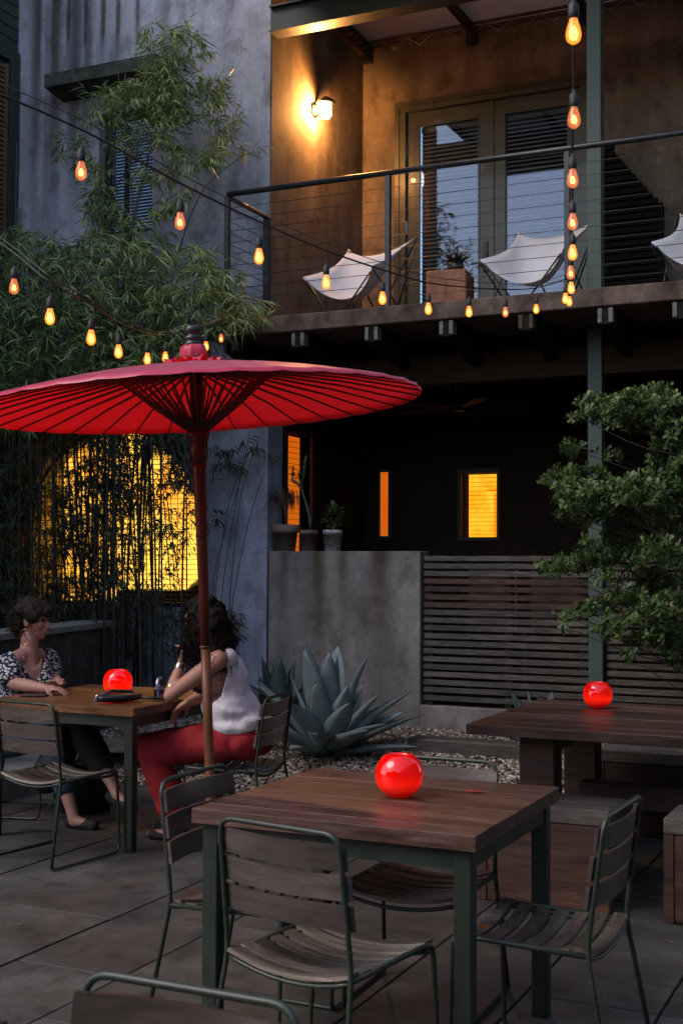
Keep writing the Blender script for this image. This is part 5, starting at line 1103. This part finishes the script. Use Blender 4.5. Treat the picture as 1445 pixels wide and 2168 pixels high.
# screen of stems and hanging leaves in front of the arched window
b3 = thing('bamboo', 'dense dark bamboo stems screening the lit arched window', 'bamboo', Vector((-6.9, 9.5, .05)))
for k in range(66):
    x = rs_.choice((rs_.uniform(40, 420), rs_.uniform(200, 330), rs_.uniform(60, 250))); dx = rs_.uniform(-26, 26)*(2 if rs_.random() < .12 else 1); v_ = 9.5+rs_.uniform(-.28, .25); r = rs_.choice((.0035, .005, .005, .008, .012))
    obj('culm', culm([PV(x, 1500, v_), PV(x+dx*.4, 1280, v_), PV(x+dx, 1080, v_), PV(x+dx*1.6+rs_.uniform(-8, 8), 880, v_)], r, r*.8), M_culm_d, b3, world=True)
E3 = [(15, 1000, 40, 110, 1.3), (40, 1040, 40, 80, 1.1), (30, 1180, 35, 80, .9), (10, 1200, 28, 100, 1.3), (100, 930, 60, 28, .8), (200, 925, 60, 26, .9), (280, 935, 70, 30, .9), (350, 930, 40, 30, .9), (385, 985, 26, 60, 1), (220, 1000, 60, 40, .8), (180, 1060, 60, 50, .55), (180, 1130, 60, 60, .5), (150, 1200, 70, 60, .45), (245, 1070, 40, 60, .6),
      (300, 1020, 70, 40, .45), (330, 1090, 40, 40, .4), (360, 1160, 40, 50, .3), (250, 1180, 50, 60, .45), (130, 1010, 30, 60, .4), (110, 1120, 40, 80, .45), (200, 1260, 120, 50, .5), (330, 1250, 50, 40, .22), (405, 1090, 14, 60, .4), (300, 1340, 110, 50, .25), (90, 1270, 50, 40, .5)]
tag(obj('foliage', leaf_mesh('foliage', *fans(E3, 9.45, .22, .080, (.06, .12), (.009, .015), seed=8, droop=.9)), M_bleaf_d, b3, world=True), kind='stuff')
# thin bare stems leaning against the wall right of the pole
b4 = thing('bamboo', 'a few thin bare bamboo stems leaning on the wall right of the parasol pole', 'bamboo', Vector((-5.75, 9.7, .1)))
for pts in ([(468, 1290), (480, 1180), (500, 1060), (520, 940)], [(455, 1270), (470, 1150), (492, 1040), (545, 925)], [(484, 1330), (492, 1200), (512, 1040), (548, 930)], [(452, 1240), (478, 1120), (515, 990), (530, 900)], [(490, 1310), (500, 1230), (530, 1090), (560, 1000)]):
    obj('culm', culm([PV(pts[0][0]-4, 1480, 9.75)]+[PV(x, y, 9.75) for x, y in pts], .0045, .0025), M_culm, b4, world=True)
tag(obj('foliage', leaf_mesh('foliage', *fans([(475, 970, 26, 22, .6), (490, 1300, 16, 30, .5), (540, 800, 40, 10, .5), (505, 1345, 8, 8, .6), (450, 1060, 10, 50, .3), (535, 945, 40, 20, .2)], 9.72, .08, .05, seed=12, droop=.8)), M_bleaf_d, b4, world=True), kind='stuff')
tag(obj('fallen_leaves', leaf_mesh('fallen_leaves', [(random.uniform(-6.2, -3.9), random.uniform(7.5, 9.7), .06) for _ in range(260)], [(random.uniform(-1, 1), random.uniform(-1, 1), .1) for _ in range(260)], [(0, 0, 1)]*260, np.random.uniform(.05, .10, 260), np.random.uniform(.008, .014, 260)), M_dryleaf), 'dry bamboo leaves scattered over the gravel', 'leaf litter', kind='stuff')
for o_ in [q for q in bpy.data.objects if q.name.startswith('fallen_leaves')]:
    me_ = o_.data; co_ = np.empty(len(me_.vertices)*3); me_.vertices.foreach_get('co', co_); co_ = co_.reshape(-1, 3); co_[:, 2] += .055*np.maximum(0, co_[:, 1]-7.34)-.03; me_.vertices.foreach_set('co', co_.reshape(-1))

# ================================================================== LEAFY SHRUB (small tree) at the right
tr = thing('shrub_tree', 'loose leafy shrub with round leaves in front of the column at the right', 'shrub', Vector((-1.25, 9.0, .08)))
VT = 8.75
E4 = [(1268, 862, 60, 22), (1225, 880, 22, 12, .8), (1345, 850, 45, 26), (1300, 885, 55, 18), (1400, 850, 40, 34), (1375, 890, 55, 26), (1420, 880, 30, 44), (1340, 905, 22, 10), (1208, 950, 22, 22, .8), (1190, 1010, 38, 20), (1240, 1010, 45, 24, 1.1), (1215, 1045, 45, 32, 1.1), (1275, 1050, 55, 38, 1.1), (1250, 1085, 42, 22), (1190, 1085, 14, 14, .7), (1345, 1040, 55, 32, 1), (1400, 1020, 45, 34), (1350, 1075, 50, 16), (1425, 960, 26, 44), (1395, 960, 25, 30), (1430, 1060, 26, 40, .8), (1230, 1110, 14, 14, .7),
      (1175, 1205, 38, 12), (1220, 1190, 40, 20), (1270, 1175, 36, 26, 1.1), (1320, 1180, 42, 18, 1), (1352, 1185, 22, 16), (1380, 1230, 36, 24), (1420, 1215, 34, 34), (1330, 1262, 50, 16), (1290, 1275, 40, 16), (1250, 1290, 26, 16), (1370, 1270, 40, 20), (1420, 1280, 34, 26), (1200, 1305, 20, 12, .9), (1190, 1325, 10, 10), (1285, 1335, 30, 22, .8), (1350, 1360, 30, 18, .9), (1328, 1388, 14, 12), (1400, 1335, 40, 26, .7), (1434, 1390, 14, 30, .8), (1310, 1310, 40, 20, .6), (1385, 1130, 60, 40, .6), (1330, 1130, 60, 24, .4), (1400, 1170, 50, 30, .6), (1410, 1350, 36, 50, .5), (1380, 1310, 60, 40, .5), (1290, 960, 40, 14, .3), (1160, 1020, 20, 10, .7), (1310, 1220, 60, 16, .5), (1160, 1195, 22, 8, .7), (1250, 1150, 24, 12, .7)]
rs2 = np.random.RandomState(4); P_, A_, N_, L2, W2 = [], [], [], [], []; twigs = MB()
trunk = [Vector((-1.25, 9.0, .05)), Vector((-1.22, 8.98, .8)), Vector((-1.27, 8.9, 1.5)), Vector((-1.20, 8.8, 2.2)), Vector((-1.25, 8.75, 2.75))]
tk = smooth(trunk, 6)
brs = MB()
for (x, y, rx, ry, *k) in E4:
    v_ = VT+rs2.normal(0, .22); c = PV(x, y, v_); st = min(tk, key=lambda q: (q-c).length+.9*abs(q.z-(c.z-.35))); brs.tube(smooth([st, st.lerp(c, .45)+Vector((rs2.normal(0, .07), rs2.normal(0, .07), -.06)), c], 4), [.006, .0055, .005, .0045, .004, .0035, .003, .0025, .002][:9], 5)
    n_ = int(rx*ry*.046*(k[0] if k else 1))
    for _ in range(n_):
        a = rs2.uniform(0, 6.28); q = sqrt(rs2.uniform(0, 1)); p = PV(x+rx*q*cos(a), y+ry*q*sin(a), v_+rs2.normal(0, .10)); tw = Vector((rs2.normal(0, 1), rs2.normal(-.3, .8), rs2.uniform(-.1, .9))).normalized()
        twigs.tube([p-tw*.06, p+tw*.02], .0014, 3, caps=False); m_ = rs2.randint(5, 9)
        for j in range(m_):
            an = j*2.4+rs2.uniform(0, .5); o1 = tw.orthogonal().normalized(); o2 = tw.cross(o1); d_ = (o1*cos(an)+o2*sin(an))*1.0+tw*.7; P_.append(p+tw*(.02-.008*j)); A_.append(d_); N_.append(tuple(tw*.8+Vector((0, -.2, .9)))); L2.append(rs2.uniform(.034, .060)); W2.append(rs2.uniform(.020, .034))
tag(obj('foliage', leaf_mesh('foliage', P_, A_, N_, L2, W2, 'ob'), M_tleaf, tr, world=True), kind='stuff')
obj('trunk', MB().tube(tk, [.028-.0008*i for i in range(len(tk))], 8), M_bark, tr, world=True); obj('branches', brs, M_bark, tr, world=True, fix=False); obj('twigs', twigs, M_bark, tr, world=True, fix=False)

# small dry leaves and grit on the paving
n_ = 90; tag(obj('dry_leaves', leaf_mesh('dry_leaves', [(random.uniform(-6, .5), random.uniform(1.6, 7.3), .004) for _ in range(n_)], [(random.uniform(-1, 1), random.uniform(-1, 1), .12) for _ in range(n_)], [(0, 0, 1)]*n_, np.random.uniform(.02, .06, n_), np.random.uniform(.006, .014, n_)), M_dryleaf), 'dry bamboo leaves and bits scattered over the paving', 'leaf litter', kind='stuff')
